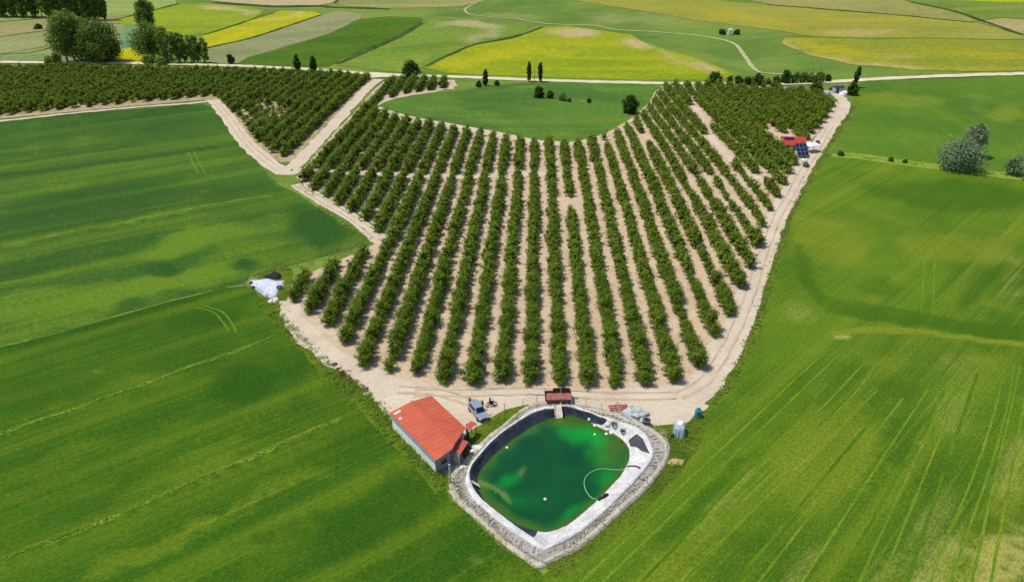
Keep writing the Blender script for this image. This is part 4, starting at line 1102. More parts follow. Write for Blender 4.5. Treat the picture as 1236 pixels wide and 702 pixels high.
# ---- silver car
def lerp(a, b, t): return a + (b - a) * t
def make_car(loc, rz):
    e = empty('car', loc, 'silver estate car parked between the red roofed barn and the weedy pond bank', 'car', None, rz)
    st = [(-2.08, .42, .78, .70), (-2.0, .30, .95, .80), (-1.6, .24, .98, .86), (-0.6, .22, .96, .88), (0.5, .22, .95, .88), (0.95, .22, .93, .87), (1.5, .26, .86, .84), (1.9, .30, .76, .78), (2.08, .38, .62, .68)]
    V, F = [], []
    for x, z0, z1, w in st:
        V += [(x, -w * .92, z0), (x, -w, lerp(z0, z1, .3)), (x, -w * .98, lerp(z0, z1, .75)), (x, -w * .86, z1), (x, w * .86, z1), (x, w * .98, lerp(z0, z1, .75)), (x, w, lerp(z0, z1, .3)), (x, w * .92, z0)]
    for i in range(len(st) - 1):
        for k in range(8): F.append((i * 8 + k, (i + 1) * 8 + k, (i + 1) * 8 + (k + 1) % 8, i * 8 + (k + 1) % 8))
    F.append(tuple(range(8))); F.append(tuple(range(len(V) - 1, len(V) - 9, -1)))
    b = MB(); b.add(V, F)
    # cabin
    gb = [(-1.95, .80), (-1.55, .80), (0.35, .80), (0.98, .78)]; gt = [(-1.72, 1.44, .62), (-1.45, 1.48, .63), (0.0, 1.48, .64), (0.22, 1.44, .62)]
    V, F = [], []
    for (x, w), (xt, zt, wt) in zip(gb, gt): V += [(x, -w, .92), (xt, -wt, zt), (xt, wt, zt), (x, w, .92)]
    for i in range(3):
        for k in range(3): F.append((i * 4 + k, (i + 1) * 4 + k, (i + 1) * 4 + k + 1, i * 4 + k + 1))
    F += [(0, 1, 2, 3), (15, 14, 13, 12)]
    b.add(V, F); b.build('body', M['silver'], e, bevel=0.03, smooth=False)
    def quadpart(name, q, mat, parent=e, th=.02):
        q = [Vector(v) for v in q]; n_ = (q[1] - q[0]).cross(q[2] - q[0]).normalized(); c_ = sum(q, Vector()) / 4
        if n_.dot(c_ - Vector((-.6, 0, .9))) < 0: n_ = -n_
        m_ = MB(); m_.add([v + n_ * (.035 + th) for v in q] + [v + n_ * .0 for v in q], [(0, 1, 2, 3), (7, 6, 5, 4), (0, 4, 5, 1), (1, 5, 6, 2), (2, 6, 7, 3), (3, 7, 4, 0)]); return m_.build(name, mat, parent)
    quadpart('windscreen', [(.90, -.66, 1.0), (.90, .66, 1.0), (.28, .54, 1.40), (.28, -.54, 1.40)], M['glass'])
    quadpart('rear_window', [(-1.92, -.62, 1.02), (-1.92, .62, 1.02), (-1.75, .54, 1.38), (-1.75, -.54, 1.38)], M['glass'])
    for s in (1, -1):
        for x0, x1 in ((-1.45, -.62), (-.5, .25)):
            quadpart('window', [(x0, s * .775, 1.0), (x1 + (.12 if x1 > 0 else 0), s * .775, 1.0), (x1 - (.05 if x1 > 0 else 0), s * .665, 1.38), (x0, s * .665, 1.38)], M['glass'])
        for x in (1.30, -1.30): wheel(e, x, s * .80, .32, .2)
        m_ = MB(); m_.box((1.94, s * .56, .66), (.2, .3, .13), ry=-.2); m_.build('headlight', M['lamp'], e)
        m_ = MB(); m_.box((-2.03, s * .62, .78), (.1, .16, .22)); m_.build('tail_light', M['tail'], e)
        m_ = MB(); m_.box((.62, s * .96, 1.0), (.12, .18, .12)); m_.build('mirror', M['silver'], e, bevel=.02)
    m_ = MB(); m_.box((2.09, 0, .42), (.06, 1.3, .16)); m_.build('bumper', M['dgrey'], e)
    m_ = MB(); m_.box((2.06, 0, .62), (.06, .7, .08)); m_.build('grille', M['black'], e)
    return e
make_car(P3(577.5, 500), heading((570.5, 491), (584.5, 508)))
person(P3(567, 491.5), heading((567, 491), (580, 480)), M['dshirt'], M['denim'], 'person in dark grey clothes standing at the rear corner of the silver car', bend=.25)
person(P3(582.5, 493.5), heading((582, 493), (577, 499)), M['beige'], M['denim'], 'person in beige shirt standing at the far side of the silver car', bend=.15)

# ---- motorbike and rider
bp = P3(593, 489.8); brz = heading((590, 490.5), (597, 489))
e = empty('motorbike', bp, 'small dark motorbike on the track beside the parked silver car', 'motorbike', None, brz)
for x in (.62, -.62):
    m_ = MB(); m_.tube([(x + .27 * math.cos(a), 0, .30 + .27 * math.sin(a)) for a in np.linspace(0, 2 * PI, 20, False)], .05, 6, closed=True); w_ = m_.build('wheel', M['black'], e)
    m_ = MB()
    for a in np.linspace(0, PI, 5, False): m_.tube([(x + .25 * math.cos(a), 0, .30 + .25 * math.sin(a)), (x - .25 * math.cos(a), 0, .30 - .25 * math.sin(a))], .008, 4)
    m_.build('spokes', M['grey'], w_)
m_ = MB(); m_.box((0, 0, .42), (.5, .22, .3)); m_.tube([(-.62, 0, .3), (0, 0, .4), (.35, 0, .72)], .04, 6); m_.build('engine', M['dgrey'], e)
m_ = MB(); m_.blob((.2, 0, .74), (.3, .14, .12), 0.02, 1); m_.build('fuel_tank', M['black'], e, smooth=True)
m_ = MB(); m_.box((-.28, 0, .74), (.62, .24, .1)); m_.build('saddle', M['black'], e, bevel=.03)
m_ = MB(); m_.tube([(.62, .08, .3), (.42, .08, .95)], .025, 6); m_.tube([(.62, -.08, .3), (.42, -.08, .95)], .025, 6); m_.build('fork', M['grey'], e)
m_ = MB(); m_.tube([(.30, .36, 1.02), (.42, .2, .98), (.42, -.2, .98), (.30, -.36, 1.02)], .02, 6); m_.build('handlebar', M['dgrey'], e)
m_ = MB(); m_.blob((.56, 0, .86), (.08, .1, .1), 0, 1); m_.build('headlight', M['lamp'], e, smooth=True)
c_, s_ = math.cos(brz), math.sin(brz)
person((bp.x - .2 * c_, bp.y - .2 * s_, bp.z), brz, M['purple'], M['denim'], 'person in a purple top sitting on the small dark motorbike', seated=True, arms='fwd')

# ---- farm trailer
e = empty('farm_trailer', P3(673.5, 484.5), 'brown flatbed farm trailer with low sideboards parked at the top of the pond', 'trailer', None, 0.02)
m_ = MB(); m_.box((0, 0, .82), (3.9, 2.1, .12)); m_.build('bed', M['rustred'], e)
for y, nm in ((-1.02, 'sideboard'), (1.02, 'sideboard')):
    m_ = MB(); m_.box((0, y, 1.07 if y > 0 else .96), (3.9, .07, .38 if y > 0 else .16)); m_.build('sideboard', M['rust'], e)
m_ = MB(); m_.box((.55, 1.10, 1.42), (2.5, .07, .5)); m_.build('tall_board', M['rust'], e)
for x in (-1.94, 1.94):
    m_ = MB(); m_.box((x, 0, 1.07), (.07, 1.96, .38)); m_.build('tailboard', M['rust'], e)
for x in (-1.9, -.7, .7, 1.9):
    for y in (1.08,):
        m_ = MB(); m_.box((x, y - .14, 1.2), (.09, .09, .85)); m_.build('stake', M['dgrey'], e)
m_ = MB(); m_.box((0, 0, .68), (3.6, .3, .14)); m_.box((1.2, 0, .55), (.12, 1.7, .12)); m_.box((-1.2, 0, .55), (.12, 1.7, .12)); m_.build('chassis', M['dgrey'], e)
for x in (-1.2, 1.2):
    for y in (-.86, .86): wheel(e, x, y, .36, .22)
m_ = MB(); m_.tube([(1.9, .4, .62), (3.1, 0, .5), (1.9, -.4, .62)], .05, 6); m_.build('drawbar', M['dgrey'], e)
m_ = MB(); m_.tube([(0, 0, 0), (0, 0, 3.0)], .05, 6); po = m_.build('pole', M['post'], None); po.location = P3(676.5, 487); tag(po, 'thin pale pole standing by the near side of the brown trailer', 'pole')

# ---- red harrow lying north of the pond
e = empty('harrow', P3(746, 494.5), 'red farm harrow lying on the ground above the far side of the pond', 'harrow', None, heading((735, 495), (757, 493.5)))
m_ = MB()
for y in (-.5, 0, .5): m_.box((0, y, .42), (2.7, .12, .14))
for x in (-1.2, -.4, .4, 1.2): m_.box((x, 0, .53), (.1, 1.2, .08))
m_.build('frame', M['red'], e)
m_ = MB()
for i in range(9):
    for j, y in enumerate((-.5, 0, .5)): m_.tube([(-1.25 + i * .3 + .1 * j, y, .36), (-1.25 + i * .3 + .1 * j, y - .06, .02)], .025, 5)
m_.build('tines', M['rust'], e)
m_ = MB(); m_.tube([(-.3, .5, .5), (0, .6, 1.0), (.3, .5, .5)], .05, 6); m_.build('hitch', M['red'], e)
m_ = MB(); m_.blob((1.0, -.1, .62), (.42, .36, .22), .1, 5); m_.build('seed_hopper', M['red'], e, smooth=True)

def heap(name, loc, d, mat, label, cat, seed=0, amp=.18, flat=-.25, rz=0.0, group=None, nu=22, nv=12, freq=1.8):
    m_ = MB(); m_.blob((0, 0, -flat * d[2] * .0), d, amp, seed, nu, nv, freq, flat); o = m_.build(name, mat, None, smooth=True)
    o.location = loc; o.rotation_euler = (0, 0, rz); return tag(o, label, cat, group)
heap('plastic_sheet_heap', P3(765.5, 500.5), (1.9, 1.5, .75), M['greyplast'], 'heap of crumpled grey plastic sheeting between the red harrow and the blue drum', 'plastic heap', 3, .34, -.2, -.5, freq=3.2, nu=40, nv=22)
heap('plastic_sheet_heap', P3(757, 498), (0.9, .8, .45), M['greyplast'], 'small crumpled grey plastic lump lying right beside the red harrow', 'plastic heap', 9, .34, -.2, .3, freq=3.0, nu=26, nv=14)
e = empty('water_drum', P3(780, 513), 'dark blue open topped water drum beside the grey plastic heap', 'drum')
m_ = MB(); m_.lathe([(.52, 0), (.55, .1), (.55, .45), (.58, .5), (.55, .55), (.55, .9), (.57, .95), (.5, .95), (.48, .9), (.48, .5)], n=22); m_.build('body', M['blue'], e, smooth=False)
m_ = MB(); m_.tube([(.56 * math.cos(a), .56 * math.sin(a), .95) for a in np.linspace(0, 2 * PI, 22, False)], .035, 6, closed=True); m_.build('rim', M['grey'], e)
# silver covered load
e = empty('covered_load', P3(819.5, 522), 'boxy load under a silver grey tarpaulin at the edge of the right hand field', 'covered load', None, heading((819, 522), (821, 505)) - PI / 2)
m_ = MB(); V, F = [], []; nu_, nl = 26, 7
for j in range(nl):
    t = j / (nl - 1)
    for i in range(nu_):
        a = 2 * PI * i / nu_; ca, sa = math.cos(a), math.sin(a); k = 1 / max(abs(ca), abs(sa)) ** .8
        w, l = lerp(.9, .66, t), lerp(1.3, .85, t)
        fold = 1 + (.07 * math.sin(i * 2.4) * (1 - t))
        V.append((ca * k * w * fold, sa * k * l * fold, 1.35 * math.sin(t * PI / 2) + .05 * math.sin(i * 1.7)))
for j in range(nl - 1):
    for i in range(nu_): F.append((j * nu_ + i, j * nu_ + (i + 1) % nu_, (j + 1) * nu_ + (i + 1) % nu_, (j + 1) * nu_ + i))
F.append(tuple(range((nl - 1) * nu_, nl * nu_))); m_.add(V, F); m_.build('tarpaulin', M['tarpg'], e)
m_ = MB(); m_.blob((.05, .35, 1.42), (.5, .55, .2), .2, 4); m_.build('white_sack', M['white'], e, smooth=True)
m_ = MB(); m_.tube([(1.02, -1.0, .25), (.8, -.6, 1.2), (-.8, -.6, 1.22), (-1.02, -1.0, .25)], .025, 5); m_.build('rope', M['black'], e)
m_ = MB(); m_.box((-.85, -1.25, .3), (.35, .35, .6)); m_.build('blue_can', M['blue'], e, bevel=.04)
# turquoise tank
e = empty('tank', P3(842, 503), 'turquoise plastic tank standing in the grass right of the track bend', 'tank')
m_ = MB(); m_.lathe([(.42, 0), (.48, .08), (.48, .55), (.5, .6), (.48, .65), (.48, 1.15), (.36, 1.32), (.16, 1.38), (.16, 1.46)], n=22); m_.build('body', M['turq'], e)
m_ = MB(); m_.lathe([(.2, 1.46), (.2, 1.54), (.1, 1.56)], n=14); m_.build('lid', M['teal'], e)
heap('straw_heap', P3(816, 558), (1.1, .6, .35), M['straw'], 'low heap of dry straw in the grass right of the pond', 'straw heap', 4, .2, -.2)

# ---- sheets and sacks near barn
for i, (px, py, d, mat, lab) in enumerate([
    (576.5, 541.5, (.95, .6, .42), 'white', 'biggest white sack lying between the barn and the pond rim'),
    (571.5, 545.5, (.55, .5, .34), 'white', 'small white sack close against the red lean to'),
    (582, 537.5, (.6, .45, .3), 'cream', 'cream sack lying nearest the grassy bank above the pond rim'),
    (557, 564, (.6, .9, .3), 'cream', 'cream bundle on the ground below the red lean to')]):
    heap('sack', P3(px, py), d, M[mat], lab, 'sack', 10 + i, .22, -.25, .5 * i, 'white sacks beside the barn', freq=2.4)
e = empty('drum', P3(565.5, 540.5), 'blue drum under the edge of the red lean to', 'drum')
m_ = MB(); m_.lathe([(.28, 0), (.3, .05), (.3, .4), (.32, .44), (.3, .48), (.3, .82), (.28, .86)], n=16); m_.build('body', M['blue'], e)
m_ = MB(); m_.lathe([(.07, .86), (.07, .9)], (.12, 0, 0), 8); m_.build('cap', M['black'], e)

# ---- white sheet with tyres at the left corner of the orchard
def draped(name, img, mat, h, label, cat, seed=0, n=22):
    g = [U(a, b).to_2d() for a, b in img]; c = sum(g, Vector((0, 0))) / len(g)
    g = densify([(p.x, p.y) for p in g], .5, .25)
    V, F = [], []; m = len(g); K = 9
    for k in range(K):
        t = k / (K - 1)
        for p in g:
            q = p.lerp(c, t); z = .02 + h * math.sin(min(1, t * 2.2) * PI / 2) + (.10 + .25 * h) * mnoise.noise(Vector((q.x * 1.3, q.y * 1.3, seed))) * min(1, t * 4) + .05 * mnoise.noise(Vector((q.x * 4, q.y * 4, seed)))
            V.append((q.x - c.x, q.y - c.y, max(z, .015)))
    for k in range(K - 1):
        for i in range(m): F.append((k * m + i, k * m + (i + 1) % m, (k + 1) * m + (i + 1) % m, (k + 1) * m + i))
    V += [(v[0], v[1], -.1) for v in V[:m]]; b0 = K * m
    for i in range(m): F.append((b0 + i, b0 + (i + 1) % m, (i + 1) % m, i))
    m_ = MB(); m_.add(V, F); o = m_.build(name, mat, None, smooth=True); o.location = (c.x, c.y, hz(c.x, c.y) + float(lift(c.x, c.y, 3))); return tag(o, label, cat)
draped('cover_sheet', [(299,341),(304,338),(324,336),(334,339),(344,338),(342,345),(336,350),(334,357),(327,360),(318,358),(308,350)], M['sheet'], .26, 'large crumpled white plastic sheet in the grass at the left corner of the orchard', 'plastic sheet', 2)
draped('cover_sheet', [(322,365),(327,361),(336,359),(337,362),(331,366),(325,367)], M['cream'], .35, 'small cream cover below the large crumpled white sheet', 'plastic sheet', 5)
draped('cover_sheet', [(318,335),(325,333),(331,328),(338,330),(340,335),(334,338),(326,336.5)], M['black'], .55, 'black plastic cover bunched up behind the large white sheet', 'plastic sheet', 8)
def tyre(loc, label, r=.42, tilt=0):
    m_ = MB(); m_.tube([(r * math.cos(a), r * math.sin(a), .12) for a in np.linspace(0, 2 * PI, 20, False)], .13, 8, closed=True); o = m_.build('tyre', M['black'], None, smooth=True); o.location = loc; o.rotation_euler = (tilt, 0, 0)
    return tag(o, label, 'tyre', 'old tyres holding down the white sheet')
tyre(P3(337.5, 348.5, .3), 'old black tyre lying on the right hand edge of the white plastic sheet', .45)
tyre(P3(303, 342.5, .15), 'black tyre on the far left tip of the white plastic sheet', .28)
tyre(P3(306, 348, .15), 'black tyre on the near left edge of the white plastic sheet', .25)

# ---- stones, box and blocks on the left edge of the track
for i, (px, py, d, mat, lab) in enumerate([
    (390, 430.5, (.9, .45, .35), 'stone', 'pale flat stone at the grassy left track edge, highest up the slope'),
    (404, 440, (.5, .45, .35), 'dstone', 'dark stone at the left track edge above the red crate'),
    (409, 446, (.45, .4, .35), 'dstone', 'dark brown stone touching the white block beside the red crate'),
    (421, 457.5, (.5, .5, .4), 'dstone', 'dark stone just below the red crate in the grass'),
    (443, 476, (.7, .45, .3), 'stone', 'pale stone at the left track edge between red crate and barn'),
    (441, 470, (.55, .5, .35), 'dstone', 'grey mossy stone on the track halfway from red crate to barn')]):
    heap('stone', P3(px, py), d, M[mat], lab, 'stone', 20 + i, .22, -.3, i * .8, 'stones along the left edge of the track', freq=1.5)
e = empty('crate', P3(413.5, 453), 'red plastic crate on the grassy left edge of the track', 'crate', None, .5)
m_ = MB(); m_.box((0, 0, .06), (.9, .6, .06))
for y in (-.29, .29): m_.box((0, y, .3), (.9, .04, .42))
for x in (-.43, .43): m_.box((x, 0, .3), (.04, .54, .42))
m_.build('body', M['red'], e); m_ = MB(); m_.tube([(.46, -.15, .42), (.52, 0, .42), (.46, .15, .42)], .02, 5); m_.build('handle', M['red'], e)
m_ = MB(); m_.box((0, 0, .22), (.8, .5, .5)); o = m_.build('concrete_block', M['pale'], None, bevel=.05); o.location = P3(413, 448.5); o.rotation_euler = (0, 0, .6); tag(o, 'whitish block next to the red crate on the track edge', 'block')

# ---- things on and round the pond
def on_water(px, py, dz=0.0): p = U(px, py, ZW); p.z = ZW + dz; return p
m_ = MB(); pts = [(757,566),(748,567),(738,566.5),(727,565.5),(718,567.5),(710,572),(705.5,579),(705.5,587),(709,595),(714,600.5),(720,602.5)]
pp = [on_water(a, b, .04) for a, b in smooth_poly(pts, False, 4)]; pp[0] = on_liner(759, 566, .06); m_.tube(pp, .05, 8); o = m_.build('hose', M['hose'], None, smooth=True); tag(o, 'pale green hose floating in a wide loop on the pond water', 'hose')
m_ = MB(); pp = [on_liner(a, b, .08) for a, b in smooth_poly([(757,563),(763,562.5),(770,563.5),(774,567)], False, 4)]; m_.tube(pp, .11, 8); tag(m_.build('pipe', M['dgrey'], None, smooth=True), 'dark suction pipe lying on white lining near the teal pump', 'pipe')
pb = on_liner(771, 569.5, 0)
e = empty('pump', pb, 'teal water pump on the white lining at the right of the pond', 'pump', None, .7)
m_ = MB(); m_.box((0, 0, .08), (1.2, .6, .1)); m_.build('base_frame', M['dgrey'], e)
m_ = MB(); m_.lathe([(.26, -.45), (.3, -.4), (.3, .3), (.24, .4)], (0, 0, .42), 16, 'x'); m_.build('motor', M['teal'], e)
m_ = MB(); m_.lathe([(.2, -.1), (.34, -.08), (.34, .1), (.2, .12)], (.55, 0, .42), 16, 'x'); m_.build('pump_head', M['dgrey'], e)
m_ = MB(); m_.tube([(.55, 0, .7), (.55, 0, .95), (.8, 0, 1.0)], .08, 8); m_.build('outlet', M['grey'], e)
for i, (px, py, d, lab) in enumerate([(731, 598.5, (.55, .32, .2), 'black bag at the water edge where the hose loop ends'), (726, 601.5, (.5, .28, .16), 'black bag half in the water below the other bag at the hose end')]):
    q = on_liner(px, py, .05); heap('bag', q, d, M['black'], lab, 'bag', 40 + i, .2, -.4, .6, 'black bags at the end of the hose')
# black sheet on the right bank
def liner_sheet(img, mat, label, up=.05, th=.04):
    q = []; 
    for (a, b), (c, d) in zip(img, img[1:] + img[:1]):
        for k in range(3): q.append((a + (c - a) * k / 3, b + (d - b) * k / 3))
    cx = sum(a for a, b in q) / len(q); cy = sum(b for a, b in q) / len(q)
    V, F, m = [], [], len(q)
    for k in range(6):
        for a, b in q:
            t = k / 5; p = on_liner(a + (cx - a) * t, b + (cy - b) * t, up); V.append((p.x, p.y, p.z + .05 * mnoise.noise(Vector((p.x * 2, p.y * 2, 3)))))
    for k in range(5):
        for i in range(m): F.append((k * m + i, k * m + (i + 1) % m, (k + 1) * m + (i + 1) % m, (k + 1) * m + i))
    o0 = len(V); V += [(v[0], v[1], v[2] - th) for v in V[:m]]
    for i in range(m): F.append((o0 + i, o0 + (i + 1) % m, (i + 1) % m, i))
    m_ = MB(); m_.add(V, F); o = m_.build('ground_sheet', mat, None, smooth=True); return tag(o, label, 'ground sheet')
liner_sheet([(758.5,531.5),(768.5,523.6),(775.6,529.5),(784,547),(774.5,544),(768,539),(761,538.6)], M['dgrey'], 'dark grey sheet spread on the white lining at the right of the pond', .07)
for i, (px, py, d, mat, lab) in enumerate([
    (711, 506.5, (.22, .22, .3), 'white', 'white float at the far edge of the pond, nearest the chute'),
    (718, 513.5, (.25, .25, .22), 'white', 'white float lying second from the chute at the far water edge'),
    (733.5, 512.5, (.42, .38, .35), 'cream', 'cream bag at the far water edge beside the coiled black pipe'),
    (734, 518, (.24, .24, .22), 'white', 'white can just below the cream bag at the water edge'),
    (732, 523.5, (.24, .24, .2), 'white', 'white float in the water below the white can'),
    (738, 522.5, (.35, .3, .24), 'white', 'larger white bag half ashore right of the floats'),
    (718, 524, (.18, .18, .16), 'white', 'tiny white float out in the water below the far bank'),
    (658, 602, (.22, .22, .18), 'cream', 'lone round float in the dark middle of the pond'),
    (612, 540, (.22, .2, .18), 'white', 'white float against the black lining on the left of the pond')]):
    q = on_liner(px, py, .05); heap('float', q, d, M[mat], lab, 'float', 60 + i, .06, -.6, 0, 'white floats and cans on the pond', nu=14, nv=9)
for i, (px, py, r, lab) in enumerate([(741, 514, .42, 'coiled black pipe at the far water edge right of the cream bag'), (751.5, 522.5, .36, 'coiled black pipe lying on the white lining above the dark sheet')]):
    q = on_liner(px, py, .1); m_ = MB(); m_.tube([((r - .02 * k % .2) * math.cos(k * .45), (r - .02 * k % .2) * math.sin(k * .45), .06 + .012 * k) for k in range(44)], .05, 6); o = m_.build('pipe_coil', M['black'], None); o.location = q; tag(o, lab, 'pipe coil', 'coils of black pipe by the pond')
# chute at the top and plank on the left
def plank(name, a, b, za, zb, w, mat, label, cat, side=True):
    p, q = U(*a, za), U(*b, zb); d = (q - p).to_2d().normalized(); n_ = Vector((-d.y, d.x, 0)); c = (p + q) / 2
    e = empty(name, c, label, cat)
    m_ = MB(); th_ = Vector((0, 0, .06)); V = [p - n_ * w / 2 - c, p + n_ * w / 2 - c, q + n_ * w / 2 - c, q - n_ * w / 2 - c]
    m_.add([v - th_ for v in V] + V, [(3, 2, 1, 0), (4, 5, 6, 7), (0, 1, 5, 4), (1, 2, 6, 5), (2, 3, 7, 6), (3, 0, 4, 7)]); m_.build('board', mat, e)
    if side:
        for s in (1, -1):
            o_ = n_ * s * (w / 2); m_ = MB(); V = [p + o_ - c, q + o_ - c]; k = n_ * s * .05
            m_.add([V[0] - th_, V[1] - th_, V[1] - th_ + k, V[0] - th_ + k, V[0] + th_ * 5, V[1] + th_ * 5, V[1] + th_ * 5 + k, V[0] + th_ * 5 + k], [(3, 2, 1, 0), (4, 5, 6, 7), (0, 1, 5, 4), (1, 2, 6, 5), (2, 3, 7, 6), (3, 0, 4, 7)]); m_.build('side_rail', mat, e)
    return e
plank('inlet_chute', (672.5, 488), (675, 504.5), ZR + .35, ZW + .1, 1.0, M['wood'], 'pale wooden chute running from the trailer down into the pond', 'chute')
plank('plank', (566, 578), (579, 586), ZR + .25, ZW + .05, .7, M['wood'], 'bleached plank sloping into the water on the left of the pond', 'plank', False)

# ---- fences
def fence(name, img, h, label, cat, postmat, nwire=4, every=None, r=.05, tops=None):
    pts = [P3(*q) for q in img]
    c = pts[0].copy(); e = empty(name, c, label, cat)
    for p in pts:
        m_ = MB(); m_.tube([(0, 0, -.3), (trng.uniform(-.05, .05), trng.uniform(-.05, .05), h * trng.uniform(.92, 1.06))], [r, r * .9], 6); o = m_.build('post', postmat, e); o.location = p - c
    m_ = MB()
    for k in range(nwire):
        z = h * (k + .7) / nwire
        for a, b in zip(pts[:-1], pts[1:]):
            A_, B2 = a - c + Vector((0, 0, z)), b - c + Vector((0, 0, z)); m_.tube([A_, A_.lerp(B2, .5) - Vector((0, 0, .04)), B2], .012, 4, cap=False)
    m_.build('wires', M['wire'], e)
    return e
fence('wire_fence', [(560,575),(551,588),(555,600),(565,612.5),(575,623),(590,637),(610,653.5),(629.5,667),(654,680.5),(681,667.5),(705,652),(728,634.5),(747,617),(765,600),(781,585),(797,565),(805,546),(803,533)], 1.75, 'tall wire fence on thin posts round the near sides of the pond', 'fence', M['post'], 5, r=.05)
fence('wire_fence', [(803,533),(790,522.5),(777,514),(762,507),(747,501.5),(726,496.5),(707,492.5),(690,489.5)], 1.75, 'tall wire fence on pale posts along the far right pond bank', 'fence', M['post'], 5)
fence('wire_fence', [(664,486.5),(648,486),(631,491),(609,497),(592,509)], 1.5, 'low dark posted wire fence above the weedy bank at the pond top', 'fence', M['dpost'], 3, r=.045)
fence('wire_fence', [(330,368),(311,352),(293,343.5),(311,337),(326,331),(343,326),(358,322),(375,318),(391,313.5),(404,308),(417,303.5),(431,299),(444,294)], 1.6, 'pale posted wire fence at the left corner behind the white sheet', 'fence', M['post'], 4)
# ------------------------------------------------------------------ big trees and bushes
m_leafD = leafmat('dark_poplar_leaf_mat', S(96,126,50), S(122,150,60), S(150,170,86), 0.25, 0.35)
m_leafM = leafmat('broad_leaf_mat', S(114,144,54), S(140,166,68), S(164,180,96), 0.2, 0.35)
m_leafS = leafmat('silver_leaf_mat', S(116,142,92), S(146,166,122), S(184,194,166), 0.3, 0.3)
m_leafC = leafmat('dark_bush_leaf_mat', S(60,84,30), S(78,102,36), S(100,120,50), 0.4, 0.25)
m_trunkp = plain('pale_trunk_mat', S(150,138,120), 0.9, 0.1, 0, 0.3, 1.5)

def tree_mesh(rng, H, Wd, low, clumps, nl, size, taper=0.0, holes=0.0, trunks=1):
    """crown of leaf clumps carried by limbs; low = height where the crown begins (share of H)"""
    P, N, segs = [], [], []
    zc0, zc1 = low * H, H
    tr = 0.022 * H + 0.05
    top = np.array([0, 0, low * H + 0.25 * (H - low * H)])
    for t in range(trunks):
        bx = np.array([rng.uniform(-.5, .5), rng.uniform(-.5, .5), 0]) * (0.35 * Wd if trunks > 1 else 0.0)
        m = bx * 0.6 + np.array([rng.uniform(-.03, .03) * H, rng.uniform(-.03, .03) * H, low * H * 0.8 + .1])
        segs += [(bx + [0, 0, -.3], m, tr, tr * .75), (m, top + np.array([0, 0, .15 * H]), tr * .75, tr * .4)]
    cs = []
    for i in range(clumps):
        f = (i + rng.uniform(0, 1)) / clumps
        z = zc0 + (zc1 - zc0) * (0.06 + 0.86 * f)
        prof = math.sin(PI * min(1, max(0.0, 0.14 + 0.80 * f))) ** 0.75
        if taper: prof *= (1 - taper * f)
        rr = Wd / 2 * prof * rng.uniform(0.35, 0.85); az = i * 2.4 + rng.uniform(-.5, .5)
        c = np.array([rr * math.cos(az), rr * math.sin(az), z]); r = Wd * rng.uniform(0.16, 0.27) * (0.6 + 0.4 * prof) * (1 - holes * .35)
        cs.append((c, r))
        a = top * (0.55 + 0.4 * f) if f > .3 else top * .7
        segs.append((a, c * np.array([.85, .85, 1]), tr * .32, tr * .1))
    w = np.array([r ** 2 for _, r in cs]); w /= w.sum()
    k = rng.choice(len(cs), nl, p=w)
    d = rng.normal(0, 1, (nl, 3)); d /= np.linalg.norm(d, axis=1, keepdims=True)
    rad = rng.uniform(0, 1, nl) ** 0.4 * rng.uniform(.85, 1.2, nl)
    C = np.array([c for c, _ in cs])[k]; R = np.array([r for _, r in cs])[k]
    sz = np.array([1, 1, 1.15])
    P = C + d * (rad * R)[:, None] * sz
    P[:, 2] = np.maximum(P[:, 2], 0.15)
    d[:, 2] += 0.35
    V, F = leaves(P, d, size, rng, 0.6, 0.55)
    lc = lcol(nl, rng, 0.10, 0.15)
    lc[:, 0] = np.maximum(lc[:, 0], (rng.rand(len(cs)) < 0.3)[k] * 0.45)
    lc[:, 1] = np.maximum(lc[:, 1], (rng.rand(len(cs)) < 0.25)[k] * 0.40)
    TV, TF = wood(segs, 6)
    return V, F, lc, TV, TF

def tree(name, bx, by, top, wpx, mat, label, low=0.12, clumps=26, nl=2600, leaf=None, taper=0.0, holes=0.0, seed=0, cat='tree', group=None, bark=None, trunks=1, lean=0.0):
    p = U(bx, by); d = p.y * cp + (CAMH - p.z) * sp; ppm = FPX / d
    dep = math.atan2(CAMH - p.z, p.y)
    Wd = wpx / ppm; H = max(0.5, ((by - top) / ppm - 0.3 * Wd * math.sin(dep)) / math.cos(dep))
    rng = np.random.RandomState(500 + seed)
    size = leaf or max(0.10, min(0.62, 1.0 / ppm * 1.15))
    V, F, lc, TV, TF = tree_mesh(rng, H, Wd, low, clumps, nl, size, taper, holes, trunks)
    if lean: V = V + np.outer(V[:, 2], [lean, 0, 0]); TV = TV + np.outer(TV[:, 2], [lean, 0, 0])
    e = empty(name, (p.x, p.y, p.z + float(lift(p.x, p.y, 1))), label, cat, group)
    link('crown', np_mesh('crown', V, F, mat, None, lc), e); link('trunk', np_mesh('trunk', TV, TF, bark or m_bark), e)
    return e
G1 = 'trees of the far left clump'
tree('broadleaf_tree', 87, 75.5, 16, 46, m_leafM, 'tall spreading tree, left half of the big round pair beside the road', .12, 52, 9000, holes=.5, seed=1, bark=m_trunkp, trunks=2, group=G1)
tree('broadleaf_tree', 126, 75, 25, 50, m_leafD, 'broad dark tree, right half of the big round pair beside the road', .0, 52, 9000, holes=.5, seed=2, trunks=2, group=G1)
tree('broadleaf_tree', 108, 71, 24, 34, m_leafM, 'tree filling the middle between the big round pair beside the road', .05, 40, 5000, seed=3, group=G1)
